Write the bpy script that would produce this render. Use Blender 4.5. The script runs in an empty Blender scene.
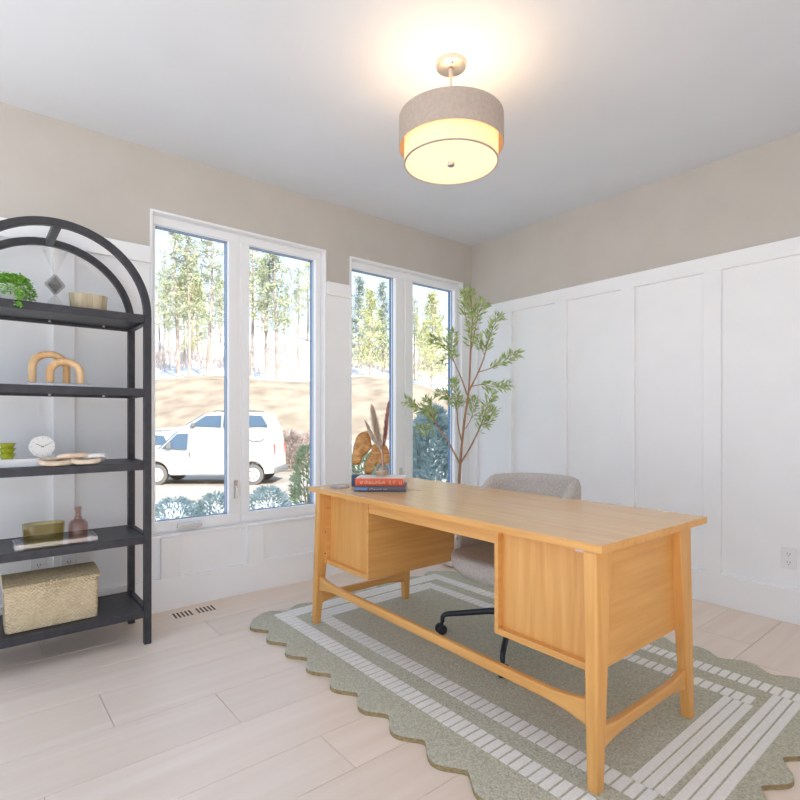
import bpy, bmesh, math, random
from mathutils import Vector, Matrix
PI = math.pi
random.seed(7)
S = bpy.context.scene
COL = S.collection

# ------------------------------------------------------------------ camera, sky, sun, exposure
FW = Vector((0.6342, 0.7732, 0)); RT = Vector((0.7732, -0.6342, 0))
CAM = Vector((-3.573, -3.323, 1.135))
cd = bpy.data.cameras.new('camera'); cam = bpy.data.objects.new('camera', cd); COL.objects.link(cam)
cam.location = CAM; cam.rotation_euler = (PI/2, 0, -math.atan2(FW.x, FW.y))
cd.sensor_width = 36; cd.lens = 524/800*36; cd.shift_y = 0.025; cd.clip_end = 500; cd.clip_start = 0.02
S.camera = cam

w = bpy.data.worlds.new('sky'); S.world = w; w.use_nodes = True
nt = w.node_tree; bg = nt.nodes['Background']
tc = nt.nodes.new('ShaderNodeTexCoord'); sp = nt.nodes.new('ShaderNodeSeparateXYZ'); cr = nt.nodes.new('ShaderNodeValToRGB')
nt.links.new(tc.outputs['Generated'], sp.inputs[0]); nt.links.new(sp.outputs['Z'], cr.inputs[0]); nt.links.new(cr.outputs[0], bg.inputs[0])
cr.color_ramp.elements[0].position = 0.0; cr.color_ramp.elements[0].color = (0.82, 0.885, 1.0, 1)
cr.color_ramp.elements[1].position = 1.0; cr.color_ramp.elements[1].color = (0.42, 0.64, 1.0, 1)
e_ = cr.color_ramp.elements.new(0.35); e_.color = (0.65, 0.78, 1.0, 1)
bg.inputs[1].default_value = 1.05

sd = bpy.data.lights.new('sun', 'SUN'); sun = bpy.data.objects.new('sun', sd); COL.objects.link(sun)
sd.energy = 7.0; sd.angle = 0.02; sd.color = (1.0, 0.96, 0.90)
sun.rotation_euler = (Vector((-0.10, -0.80, 0.62))).to_track_quat('Z', 'Y').to_euler()
sun.location = (5, -20, 20)

S.view_settings.view_transform = 'Standard'; S.view_settings.look = 'None'
S.view_settings.gamma = 1; S.view_settings.use_curve_mapping = False
S.view_settings.exposure = 0.60
LAMP_W = 0.58
S.cycles.max_bounces = 14; S.cycles.diffuse_bounces = 8; S.cycles.transparent_max_bounces = 24
S.cycles.sample_clamp_indirect = 6

# ------------------------------------------------------------------ materials
MATS = {}
def P(name, col, rough=0.5, metal=0.0, spec=0.5, **kw):
    m = bpy.data.materials.new(name); m.use_nodes = True; MATS[name] = m
    b = m.node_tree.nodes['Principled BSDF']
    b.inputs['Base Color'].default_value = (*col, 1); b.inputs['Roughness'].default_value = rough
    b.inputs['Metallic'].default_value = metal; b.inputs['Specular IOR Level'].default_value = spec
    for k, v in kw.items(): b.inputs[k.replace('_', ' ')].default_value = v
    return m
def noise_col(m, c1, c2, scale=(10, 10, 10), detail=4, lo=0.35, hi=0.65, bump=0, bscale=None, rnd=0.0, dist=0.0, coords='Object'):
    """colour by stretched noise in object space, optional bump, optional per-object tone"""
    t = m.node_tree; b = t.nodes['Principled BSDF']
    tc = t.nodes.new('ShaderNodeTexCoord'); mp = t.nodes.new('ShaderNodeMapping'); n = t.nodes.new('ShaderNodeTexNoise')
    mp.inputs['Scale'].default_value = scale; n.inputs['Scale'].default_value = 1.0; n.inputs['Detail'].default_value = detail
    n.inputs['Distortion'].default_value = dist
    t.links.new(tc.outputs[coords], mp.inputs[0])
    src = mp.outputs[0]
    oi = t.nodes.new('ShaderNodeObjectInfo')
    if rnd:
        ad = t.nodes.new('ShaderNodeVectorMath'); ad.operation = 'ADD'
        mu = t.nodes.new('ShaderNodeMath'); mu.operation = 'MULTIPLY'; mu.inputs[1].default_value = 57.0
        t.links.new(oi.outputs['Random'], mu.inputs[0]); t.links.new(src, ad.inputs[0]); t.links.new(mu.outputs[0], ad.inputs[1]); src = ad.outputs[0]
    t.links.new(src, n.inputs['Vector'])
    r = t.nodes.new('ShaderNodeValToRGB'); r.color_ramp.elements[0].position = lo; r.color_ramp.elements[1].position = hi
    r.color_ramp.elements[0].color = (*c1, 1); r.color_ramp.elements[1].color = (*c2, 1)
    t.links.new(n.outputs['Fac'], r.inputs[0]); out = r.outputs[0]
    if rnd:
        hs = t.nodes.new('ShaderNodeHueSaturation'); mr = t.nodes.new('ShaderNodeMapRange')
        mr.inputs['To Min'].default_value = 1-rnd; mr.inputs['To Max'].default_value = 1+rnd
        t.links.new(oi.outputs['Random'], mr.inputs[0]); t.links.new(mr.outputs[0], hs.inputs['Value']); t.links.new(out, hs.inputs['Color']); out = hs.outputs[0]
    t.links.new(out, b.inputs['Base Color'])
    if bump:
        bn = t.nodes.new('ShaderNodeBump'); bn.inputs['Strength'].default_value = bump; bn.inputs['Distance'].default_value = 0.01
        n2 = t.nodes.new('ShaderNodeTexNoise'); n2.inputs['Scale'].default_value = bscale or 60; n2.inputs['Detail'].default_value = 3
        t.links.new(tc.outputs[coords], n2.inputs['Vector']); t.links.new(n2.outputs['Fac'], bn.inputs['Height']); t.links.new(bn.outputs[0], b.inputs['Normal'])
    return m
def clearmat(name, tint, refl=0.08, rough=0.02, rcol=(1, 1, 1)):
    """thin clear or tinted glass: transparent plus a little gloss, more at grazing angles"""
    m = bpy.data.materials.new(name); m.use_nodes = True; t = m.node_tree; t.nodes.clear(); MATS[name] = m
    o = t.nodes.new('ShaderNodeOutputMaterial'); mx = t.nodes.new('ShaderNodeMixShader')
    a = t.nodes.new('ShaderNodeBsdfTransparent'); g = t.nodes.new('ShaderNodeBsdfGlossy'); fr = t.nodes.new('ShaderNodeLayerWeight')
    pw = t.nodes.new('ShaderNodeMath'); pw.operation = 'POWER'; pw.inputs[1].default_value = 4.0; fr.inputs[0].default_value = 0.5
    mr = t.nodes.new('ShaderNodeMath'); mr.operation = 'MULTIPLY_ADD'; mr.inputs[1].default_value = 0.55; mr.inputs[2].default_value = refl*0.5; mr.use_clamp = True
    a.inputs[0].default_value = (*tint, 1); g.inputs[0].default_value = (*rcol, 1); g.inputs[1].default_value = rough
    t.links.new(fr.outputs['Facing'], pw.inputs[0]); t.links.new(pw.outputs[0], mr.inputs[0]); t.links.new(mr.outputs[0], mx.inputs[0]); t.links.new(a.outputs[0], mx.inputs[1]); t.links.new(g.outputs[0], mx.inputs[2]); t.links.new(mx.outputs[0], o.inputs[0])
    return m

noise_col(P('ceiling_sky_tint', (0.86, 0.86, 0.86), 0.9), (0.705, 0.725, 0.755), (0.725, 0.745, 0.775), (3, 3, 3))  # cool cast of the sky is mixed into the ceiling colour
noise_col(P('greige_paint', (0.6, 0.55, 0.49), 0.85), (0.575, 0.53, 0.47), (0.60, 0.555, 0.495), (4, 4, 4), bump=0.03, bscale=180)
noise_col(P('white_paint', (0.86, 0.855, 0.84), 0.45), (0.915, 0.915, 0.91), (0.935, 0.935, 0.93), (5, 5, 5))
P('window_vinyl', (0.92, 0.92, 0.915), 0.35)
P('dark_reveal', (0.10, 0.19, 0.33), 0.4)  # blue reflection on the dark outer frame is put into its colour
P('gasket', (0.16, 0.20, 0.26), 0.5)
P('nickel', (0.62, 0.58, 0.53), 0.35, 0.9)
P('satin_steel', (0.72, 0.70, 0.66), 0.35, 0.7)
noise_col(P('oak_floor', (0.7, 0.6, 0.5), 0.38), (0.79, 0.65, 0.53), (0.87, 0.755, 0.645), (1.2, 18, 10), 6, 0.2, 0.8, bump=0.02, bscale=40, rnd=0.04, dist=0.4)
P('floor_gap', (0.52, 0.41, 0.31), 0.8)
noise_col(P('oak_x', (0.75, 0.5, 0.28), 0.42), (0.67, 0.31, 0.075), (0.79, 0.43, 0.135), (3, 45, 45), 5, 0.25, 0.75, dist=0.3)
noise_col(P('oak_y', (0.75, 0.5, 0.28), 0.42), (0.67, 0.31, 0.075), (0.79, 0.43, 0.135), (45, 3, 45), 5, 0.25, 0.75, dist=0.3)
noise_col(P('oak_z', (0.75, 0.5, 0.28), 0.42), (0.67, 0.31, 0.075), (0.79, 0.43, 0.135), (45, 45, 3), 5, 0.25, 0.75, dist=0.3)
noise_col(P('oak_top_sheen', (0.7, 0.5, 0.33), 0.25), (0.70, 0.43, 0.195), (0.79, 0.52, 0.27), (40, 2.5, 40), 6, 0.25, 0.75, dist=0.4)  # same oak, paled: sky sheen on the tabletop put into the colour
P('screw_hole', (0.08, 0.05, 0.03), 0.6)
noise_col(P('black_metal', (0.05, 0.047, 0.052), 0.42, spec=0.4), (0.034, 0.033, 0.038), (0.048, 0.046, 0.051), (30, 30, 30))
P('chair_metal', (0.02, 0.024, 0.03), 0.35)
P('caster_rubber', (0.012, 0.014, 0.018), 0.45)
noise_col(P('boucle', (0.60, 0.55, 0.50), 0.95, spec=0.1), (0.50, 0.45, 0.405), (0.66, 0.61, 0.56), (120, 120, 120), 3, 0.3, 0.7, bump=0.5, bscale=260)
noise_col(P('rug_pile', (0.5, 0.47, 0.36), 0.98, spec=0.05), (0.45, 0.43, 0.315), (0.71, 0.69, 0.555), (130, 130, 130), 5, 0.3, 0.7, bump=0.9, bscale=170)
noise_col(P('rug_ivory', (0.82, 0.79, 0.70), 0.98, spec=0.05), (0.88, 0.855, 0.79), (0.95, 0.94, 0.90), (90, 90, 90), 4, 0.3, 0.7, bump=0.6, bscale=200)
noise_col(P('rug_edge', (0.36, 0.29, 0.16), 0.98, spec=0.05), (0.30, 0.215, 0.10), (0.50, 0.385, 0.21), (70, 70, 200), 4, 0.3, 0.7, bump=0.8, bscale=200)
noise_col(P('shade_fabric', (0.50, 0.42, 0.35), 0.9), (0.46, 0.38, 0.315), (0.51, 0.425, 0.36), (60, 60, 60), 3)
def glow(name, col, trans, em, ecol, rough=0.8):
    m = bpy.data.materials.new(name); m.use_nodes = True; t = m.node_tree; t.nodes.clear(); MATS[name] = m
    o = t.nodes.new('ShaderNodeOutputMaterial'); d = t.nodes.new('ShaderNodeBsdfDiffuse'); tr = t.nodes.new('ShaderNodeBsdfTranslucent')
    mx = t.nodes.new('ShaderNodeMixShader'); ad = t.nodes.new('ShaderNodeAddShader'); e = t.nodes.new('ShaderNodeEmission')
    d.inputs[0].default_value = (*col, 1); tr.inputs[0].default_value = (*col, 1); mx.inputs[0].default_value = trans
    e.inputs[0].default_value = (*ecol, 1); e.inputs[1].default_value = em
    t.links.new(d.outputs[0], mx.inputs[1]); t.links.new(tr.outputs[0], mx.inputs[2]); t.links.new(mx.outputs[0], ad.inputs[0]); t.links.new(e.outputs[0], ad.inputs[1]); t.links.new(ad.outputs[0], o.inputs[0])
    return m
glow('lit_shade', (0.8, 0.72, 0.6), 0.35, 0.30, (1.0, 0.53, 0.22))
glow('lit_diffuser', (0.8, 0.74, 0.64), 0.35, 0.36, (1.0, 0.68, 0.38))
glow('bulb_glass', (0.9, 0.85, 0.8), 0.5, 8.0, (1.0, 0.8, 0.55))
clearmat('pane', (0.97, 0.985, 0.99), 0.045, 0.01)
clearmat('clear_glass', (0.97, 0.97, 0.965), 0.06)
clearmat('smoke_glass', (0.70, 0.69, 0.68), 0.10)
clearmat('acrylic', (0.95, 0.95, 0.96), 0.16, 0.05)
clearmat('olive_glass', (0.79, 0.74, 0.55), 0.08)
clearmat('mauve_glass', (0.86, 0.76, 0.735), 0.08)
clearmat('pink_glass', (0.94, 0.88, 0.85), 0.12)
noise_col(P('tan_ceramic', (0.52, 0.43, 0.27), 0.3), (0.47, 0.38, 0.23), (0.60, 0.50, 0.33), (60, 60, 4), 3)
noise_col(P('arch_wood', (0.72, 0.45, 0.22), 0.45), (0.66, 0.37, 0.15), (0.80, 0.55, 0.30), (20, 20, 6), 4, dist=1.0)
noise_col(P('chain_wood', (0.78, 0.62, 0.46), 0.6), (0.70, 0.53, 0.37), (0.84, 0.70, 0.55), (25, 25, 25), 3)
def weave(m, a, ax1, b, ax2, strength):
    """over-and-under relief: product of two sines along two object axes"""
    t = m.node_tree; tc = t.nodes.new('ShaderNodeTexCoord'); sp = t.nodes.new('ShaderNodeSeparateXYZ'); t.links.new(tc.outputs['Object'], sp.inputs[0]); outs = []
    for f, ax in ((a, ax1), (b, ax2)):
        mu = t.nodes.new('ShaderNodeMath'); mu.operation = 'MULTIPLY'; mu.inputs[1].default_value = f; sn = t.nodes.new('ShaderNodeMath'); sn.operation = 'SINE'
        t.links.new(sp.outputs[ax], mu.inputs[0]); t.links.new(mu.outputs[0], sn.inputs[0]); outs.append(sn.outputs[0])
    pr = t.nodes.new('ShaderNodeMath'); pr.operation = 'MULTIPLY'; t.links.new(outs[0], pr.inputs[0]); t.links.new(outs[1], pr.inputs[1])
    bn = t.nodes.new('ShaderNodeBump'); bn.inputs['Strength'].default_value = strength; bn.inputs['Distance'].default_value = 0.004
    t.links.new(pr.outputs[0], bn.inputs['Height']); t.links.new(bn.outputs[0], t.nodes['Principled BSDF'].inputs['Normal'])
P('ceramic_white', (0.86, 0.85, 0.83), 0.35)
P('clock_ink', (0.09, 0.085, 0.08), 0.5)
P('lime_glaze', (0.36, 0.40, 0.03), 0.3)
noise_col(P('wicker', (0.74, 0.62, 0.43), 0.8), (0.74, 0.55, 0.31), (0.90, 0.76, 0.53), (90, 90, 160), 3, 0.25, 0.7)
noise_col(P('wicker_lid', (0.6, 0.46, 0.27), 0.8), (0.62, 0.45, 0.22), (0.84, 0.68, 0.43), (160, 60, 60), 3, 0.25, 0.7)
noise_col(P('sprout_leaf', (0.15, 0.42, 0.04), 0.5), (0.14, 0.38, 0.03), (0.40, 0.70, 0.14), (60, 60, 60), 2)
noise_col(P('olive_leaf', (0.25, 0.38, 0.14), 0.5), (0.28, 0.40, 0.11), (0.57, 0.65, 0.29), (22, 22, 22), 2, 0.35, 0.65)
noise_col(P('olive_bark', (0.36, 0.22, 0.13), 0.8), (0.36, 0.19, 0.09), (0.52, 0.31, 0.18), (60, 60, 12), 3)
P('pot_glaze', (0.75, 0.73, 0.70), 0.5); P('soil', (0.07, 0.05, 0.035), 0.95)
P('book_red', (0.70, 0.12, 0.045), 0.5); P('book_navy', (0.10, 0.10, 0.13), 0.5); P('book_blue', (0.16, 0.28, 0.55), 0.5); P('paper', (0.86, 0.83, 0.78), 0.8)
P('foil', (0.90, 0.70, 0.50), 0.5); P('pale_print', (0.62, 0.60, 0.62), 0.6)
noise_col(P('coaster_stone', (0.50, 0.44, 0.43), 0.6), (0.42, 0.37, 0.37), (0.58, 0.51, 0.49), (40, 40, 40))
noise_col(P('carved_wood', (0.55, 0.30, 0.10), 0.5), (0.34, 0.15, 0.04), (0.66, 0.34, 0.10), (14, 14, 40), 4, dist=1.5)
P('navy_base', (0.06, 0.09, 0.16), 0.5)
noise_col(P('pampas_beige', (0.62, 0.50, 0.38), 0.95), (0.50, 0.38, 0.28), (0.74, 0.62, 0.50), (80, 80, 20))
noise_col(P('pampas_wine', (0.36, 0.15, 0.13), 0.95), (0.28, 0.10, 0.10), (0.46, 0.23, 0.19), (80, 80, 20))
P('outlet_plate', (0.84, 0.84, 0.84), 0.4); P('outlet_slot', (0.06, 0.06, 0.06), 0.6)
P('tag_plastic', (0.80, 0.70, 0.66), 0.5)
weave(MATS['wicker'], 330, 'X', 400, 'Z', 0.9); weave(MATS['wicker_lid'], 330, 'X', 400, 'Y', 0.9)
# outdoors
noise_col(P('dry_grass', (0.6, 0.48, 0.32), 0.95), (0.20, 0.15, 0.105), (0.36, 0.285, 0.205), (0.7, 0.7, 0.7), 10, 0.28, 0.62)
noise_col(P('snow', (0.85, 0.84, 0.83), 0.8), (0.42, 0.34, 0.28), (0.72, 0.71, 0.70), (0.28, 0.28, 0.28), 6, 0.30, 0.48)
noise_col(P('driveway', (0.62, 0.56, 0.50), 0.9), (0.33, 0.285, 0.235), (0.43, 0.38, 0.33), (0.6, 0.6, 0.6), 6)
noise_col(P('yard', (0.55, 0.50, 0.44), 0.95), (0.52, 0.48, 0.44), (0.80, 0.79, 0.78), (0.9, 0.9, 0.9), 6)
noise_col(P('hazed_bark', (0.30, 0.23, 0.19), 0.9), (0.27, 0.21, 0.175), (0.44, 0.365, 0.32), (4, 4, 1), 4)  # bark lightened to paint haze over the trunks
noise_col(P('pine_needles', (0.2, 0.26, 0.14), 0.8), (0.23, 0.26, 0.15), (0.42, 0.44, 0.27), (0.5, 0.5, 0.5), 4)
noise_col(P('yellow_needles', (0.5, 0.5, 0.2), 0.8), (0.34, 0.36, 0.16), (0.56, 0.55, 0.28), (0.5, 0.5, 0.5), 4)
noise_col(P('dark_needles', (0.12, 0.18, 0.14), 0.8), (0.15, 0.20, 0.16), (0.29, 0.34, 0.26), (0.5, 0.5, 0.5), 4)
noise_col(P('blue_spruce', (0.2, 0.3, 0.3), 0.8), (0.34, 0.46, 0.45), (0.66, 0.76, 0.72), (6, 6, 6), 3)
noise_col(P('juniper', (0.2, 0.3, 0.27), 0.8), (0.46, 0.58, 0.55), (0.80, 0.88, 0.83), (9, 9, 9), 3)
noise_col(P('green_shrub', (0.4, 0.5, 0.25), 0.8), (0.34, 0.40, 0.20), (0.58, 0.62, 0.38), (6, 6, 6), 3)
noise_col(P('bare_brush', (0.5, 0.36, 0.3), 0.9), (0.36, 0.27, 0.23), (0.52, 0.43, 0.38), (2, 2, 2), 3)
noise_col(P('rubble_rock', (0.55, 0.45, 0.4), 0.9), (0.42, 0.33, 0.29), (0.66, 0.55, 0.48), (5, 5, 5), 3)
P('car_white', (0.46, 0.455, 0.44), 0.25, Coat_Weight=0.6); P('car_glass', (0.07, 0.11, 0.16), 0.1); P('car_trim', (0.16, 0.155, 0.15), 0.6)
P('car_blue', (0.16, 0.26, 0.42), 0.25, Coat_Weight=0.6)
P('tyre', (0.13, 0.125, 0.12), 0.9); P('hubcap', (0.70, 0.66, 0.61), 0.35, 0.3); P('car_taupe_trim', (0.34, 0.31, 0.27), 0.7); P('tail_red', (0.55, 0.08, 0.06), 0.4)  # taupe trim serves sills, wheel arches, door seams and the suv bumper
P('logo_grey', (0.30, 0.29, 0.28), 0.6); P('box_blue', (0.18, 0.42, 0.75), 0.5)
P('siding', (0.62, 0.58, 0.52), 0.8)

# ------------------------------------------------------------------ mesh helpers
class MB:
    def __init__(s): s.v = []; s.f = []
    def box(s, x0, x1, y0, y1, z0, z1):
        return s.hexa([(x0,y0,z0),(x1,y0,z0),(x1,y1,z0),(x0,y1,z0),(x0,y0,z1),(x1,y0,z1),(x1,y1,z1),(x0,y1,z1)])
    def hexa(s, p):
        n = len(s.v); s.v += [tuple(q) for q in p]
        s.f += [tuple(n+i for i in f) for f in ((3,2,1,0),(4,5,6,7),(0,1,5,4),(1,2,6,5),(2,3,7,6),(3,0,4,7))]; return s
    def quad(s, *p):
        n = len(s.v); s.v += [tuple(q) for q in p]; s.f.append(tuple(range(n, n+len(p)))); return s
    def loft(s, rings, cap0=True, cap1=True, closed=False):
        n = len(s.v); k = len(rings[0])
        for r in rings: s.v += [tuple(q) for q in r]
        m = len(rings)
        for i in range(m if closed else m-1):
            a = n+i*k; b = n+((i+1) % m)*k
            for j in range(k): s.f.append((a+j, a+(j+1) % k, b+(j+1) % k, b+j))
        if not closed:
            if cap0: s.f.append(tuple(n+j for j in range(k))[::-1])
            if cap1: s.f.append(tuple(n+(m-1)*k+j for j in range(k)))
        return s
    def tube(s, pts, rad, seg=8, closed=False, flat=None):
        pts = [Vector(p) for p in pts]; m = len(pts)
        if not hasattr(rad, '__len__'): rad = [rad]*m
        rings = []; up = None
        for i, p in enumerate(pts):
            if closed: t = pts[(i+1) % m]-pts[i-1]
            else: t = pts[min(i+1, m-1)]-pts[max(i-1, 0)]
            t.normalize()
            if up is None: up = t.orthogonal().normalized()
            up = (up - t*up.dot(t)); up = up.normalized() if up.length > 1e-6 else t.orthogonal().normalized()
            sd = t.cross(up)
            rings.append([p + (up*math.cos(a)+sd*math.sin(a))*rad[i] for a in [2*PI*j/seg for j in range(seg)]])
        return s.loft(rings, closed=closed)
    def lathe(s, prof, seg=24, c=(0,0,0), sx=1.0, sy=1.0, mod=None, closed=False):
        rings = []
        for r, z in prof:
            ring = []
            for j in range(seg):
                a = 2*PI*j/seg; q = r*(mod(a) if mod else 1)
                ring.append((c[0]+q*math.cos(a)*sx, c[1]+q*math.sin(a)*sy, c[2]+z))
            rings.append(ring)
        return s.loft(rings, closed=closed)
    def prism(s, out, a0, a1, axis='y'):
        def pt(u, v, a): return {'y': (u, a, v), 'x': (a, u, v), 'z': (u, v, a)}[axis]
        return s.loft([[pt(u, v, a0) for u, v in out], [pt(u, v, a1) for u, v in out]])
    def ball(s, c, r, seg=8, rings=5, sz=1.0):
        pr = [(max(1e-4, r*math.sin(PI*i/rings)), -r*sz*math.cos(PI*i/rings)) for i in range(rings+1)]
        return s.lathe(pr, seg, c)
    def build(s, name, mat, parent=None, bevel=0, smooth=None, off=None, seg=2, fix=True):
        o = Vector(off) if off is not None else None
        me = bpy.data.meshes.new(name)
        me.from_pydata([tuple(Vector(p)-o) for p in s.v] if o is not None else s.v, [], s.f)
        if fix:
            b = bmesh.new(); b.from_mesh(me); bmesh.ops.recalc_face_normals(b, faces=b.faces); b.to_mesh(me); b.free()
        me.materials.append(MATS[mat] if isinstance(mat, str) else mat)
        ob = bpy.data.objects.new(name, me); COL.objects.link(ob)
        if parent is not None: ob.parent = parent
        if smooth is not None:
            me.shade_smooth(); me.set_sharp_from_angle(angle=math.radians(smooth))
        if bevel:
            md = ob.modifiers.new('edge', 'BEVEL'); md.width = bevel; md.segments = seg; md.limit_method = 'ANGLE'; md.angle_limit = math.radians(40)
        return ob
def bx(name, mat, parent, b, off=None, bevel=0):
    return MB().box(*b).build(name, mat, parent, bevel=bevel, off=off)
def tag(o, label, cat, group=None, kind=None):
    o['label'] = label; o['category'] = cat
    if group: o['group'] = group
    if kind: o['kind'] = kind
    return o
def thing(name, label, cat, loc=(0,0,0), rz=0.0, group=None):
    o = bpy.data.objects.new(name, None); COL.objects.link(o); o.location = loc; o.rotation_euler = (0, 0, rz); o.empty_display_size = 0.1
    return tag(o, label, cat, group)
def struct(o, label=None, cat=None):
    o['kind'] = 'structure'
    if label: o['label'] = label
    if cat: o['category'] = cat
    return o
def copy_tree(o, parent=None):
    c = o.copy(); COL.objects.link(c); c.parent = parent
    for ch in list(o.children): copy_tree(ch, c)
    return c
def bez(pts, n=8):
    """Catmull-Rom through pts"""
    pts = [Vector(p) for p in pts]; out = []
    for i in range(len(pts)-1):
        p0 = pts[max(i-1, 0)]; p1 = pts[i]; p2 = pts[i+1]; p3 = pts[min(i+2, len(pts)-1)]
        for k in range(n):
            t = k/n
            out.append(0.5*((2*p1)+(p2-p0)*t+(2*p0-5*p1+4*p2-p3)*t*t+(3*p1-p0-3*p2+p3)*t**3))
    out.append(pts[-1]); return out

# ------------------------------------------------------------------ room shell
H = 2.74; XL = -4.15; YB = -3.95; WT = 0.17           # room: x XL..0, y YB..0
W1 = (-2.755, -1.555, 0.435, 2.38); W2 = (-1.345, -0.115, 0.435, 2.38)
# window wall: piers and strips round the two openings
m = MB()
m.box(XL-WT, W1[0], 0, WT, 0, H); m.box(W1[1], W2[0], 0, WT, 0, H); m.box(W2[1], WT, 0, WT, 0, H)
for W in (W1, W2): m.box(W[0], W[1], 0, WT, 0, W[2]); m.box(W[0], W[1], 0, WT, W[3], H)
wall_window = struct(m.build('wall_window', 'greige_paint'), 'greige painted wall holding the two tall windows', 'wall')
wall_right = struct(MB().box(0, WT, YB-WT, 0, 0, H).build('wall_right', 'greige_paint'), 'greige wall with tall white board panels on the right', 'wall')
m = MB(); OP = (-3.85, -0.12, 0.02, 2.68)  # unseen wide opening, made up to let more daylight into the room
m.box(XL-WT, XL, OP[1], 0, 0, H); m.box(XL-WT, XL, YB, OP[0], 0, H); m.box(XL-WT, XL, OP[0], OP[1], OP[3], H); m.box(XL-WT, XL, OP[0], OP[1], 0, OP[2])
wall_left = struct(m.build('wall_left', 'white_paint'), 'white side wall with a wide opening added for daylight, behind the camera', 'wall')
m = MB(); OB = (-4.05, -2.3, 0.0, 2.68)  # out-of-view doorway opening, also added to brighten the room with daylight
m.box(XL-WT, OB[0], YB-WT, YB, 0, H); m.box(OB[1], 0, YB-WT, YB, 0, H); m.box(OB[0], OB[1], YB-WT, YB, OB[3], H)
wall_back = struct(m.build('wall_back', 'white_paint'), 'white wall with a doorway opening added for daylight, behind the camera', 'wall')
ceiling = struct(MB().box(XL-WT, WT, YB-WT, WT, H, H+0.25).build('ceiling', 'ceiling_sky_tint'), 'smooth off-white ceiling around the drum lamp', 'ceiling')
# upper storey of the house, casts the house shade over the yard
struct(MB().box(XL-WT, 4.5, YB-3.0, WT+0.02, H+0.25, 5.6).build('wall_upper', 'siding'), 'upper storey of the house above the office, with an added rear overhang', 'wall')  # overhang behind the room is added to control sun through the back opening
struct(MB().box(WT, 4.5, YB-3.0, WT+0.02, -1.0, H+0.25).build('wall_house', 'siding'), 'rest of the house beyond the panelled wall', 'wall')

# floor: sub floor and single oak planks
floor = struct(MB().box(XL-WT, WT, YB-1.2, WT, -0.12, -0.016).build('floor', 'floor_gap'), 'pale wide-plank oak floor', 'floor')
seams = [0.0, -0.33, -0.59, -0.85, -1.155, -1.425, -1.685, -1.91, -2.145, -2.405, -2.665, -2.925, -3.185, -3.445, -3.705, -3.95]
butts = {0: [-3.3, -1.5], 1: [-2.55, -0.9], 2: [-3.6, -1.9, -0.35], 3: [-3.16, -1.3], 4: [-2.787, -0.8], 5: [-3.4, -1.6], 6: [-2.6, -0.6], 7: [-3.0, -1.1], 8: [-2.2, -0.52],
         9: [-2.9, -0.75], 10: [-2.1, -0.3], 11: [-3.2, -1.4], 12: [-2.5, -0.7], 13: [-3.3, -1.6], 14: [-2.4, -0.9]}
VX = (-2.685, -2.415, -0.222, -0.092)   # floor vent
for i in range(len(seams)-1):
    xs = [XL]+butts[i]+[0.0]
    for a, b in zip(xs[:-1], xs[1:]):
        g = 0.0009
        ob = MB().box(-(b-a)/2+g, (b-a)/2-g, -(seams[i]-seams[i+1])/2+g, (seams[i]-seams[i+1])/2-g, -0.016, 0).build('plank', 'oak_floor', floor, bevel=0.0015)
        ob.location = ((a+b)/2, (seams[i]+seams[i+1])/2, 0)
# baseboards
bb = 0.032
struct(bx('baseboard_window', 'white_paint', None, (XL, 0, -bb, 0, 0, 0.192), bevel=0.002), 'white flat baseboard under the windows', 'baseboard')
struct(bx('baseboard_right', 'white_paint', None, (-bb, 0, YB, -bb, 0, 0.192), bevel=0.002), 'white flat baseboard below the tall panels', 'baseboard')
# board and batten on the right wall
wr = struct(bx('trim_1', 'white_paint', None, (-0.004, 0, YB, 0, 0.192, 2.06)), 'tall white board and batten wainscot on the right wall', 'wainscot')
bx('top_rail', 'white_paint', wr, (-0.032, 0, YB, -0.004, 2.055, 2.15), bevel=0.002)
for c in (-0.05, -0.44, -0.97, -1.503, -2.042, -2.575, -3.11, -3.64):
    bx('stile', 'white_paint', wr, (-0.032, -0.003, c-0.05, c+0.05, 0.192, 2.055), bevel=0.002)
# window wall wainscot
def wains(name, x0, x1, z1, stiles, label):
    o = struct(bx(name, 'white_paint', None, (x0, x1, -0.004, 0, 0.192, z1)), label, 'wainscot')
    for a, b in stiles: bx('stile', 'white_paint', o, (a, b, -0.032, -0.003, 0.192, z1 if z1 < 1 else 2.055), bevel=0.002)
    if z1 > 1: bx('top_rail', 'white_paint', o, (x0, x1, -0.032, 0, 2.055, 2.15), bevel=0.002)
    return o
wains('trim_2', XL, W1[0]-0.001, 2.06, [(-3.78, -3.68), (-3.235, -3.137)], 'white board and batten wainscot behind the black bookshelf')
wains('trim_3', W1[1]+0.001, W2[0]-0.001, 2.06, [], 'narrow white panel between the two windows')
wains('trim_4', W2[1]+0.001, -0.004, 2.06, [], 'narrow white panel in the corner beside the second window')
wains('trim_5', W1[0], W1[1], 0.434, [(-2.70, -2.595), (-2.16, -2.05), (-1.64, -1.556)], 'white panels below the first window')
wains('trim_6', W2[0], W2[1], 0.434, [(-1.30, -1.2), (-0.75, -0.65), (-0.22, -0.12)], 'white panels below the second window')

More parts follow.
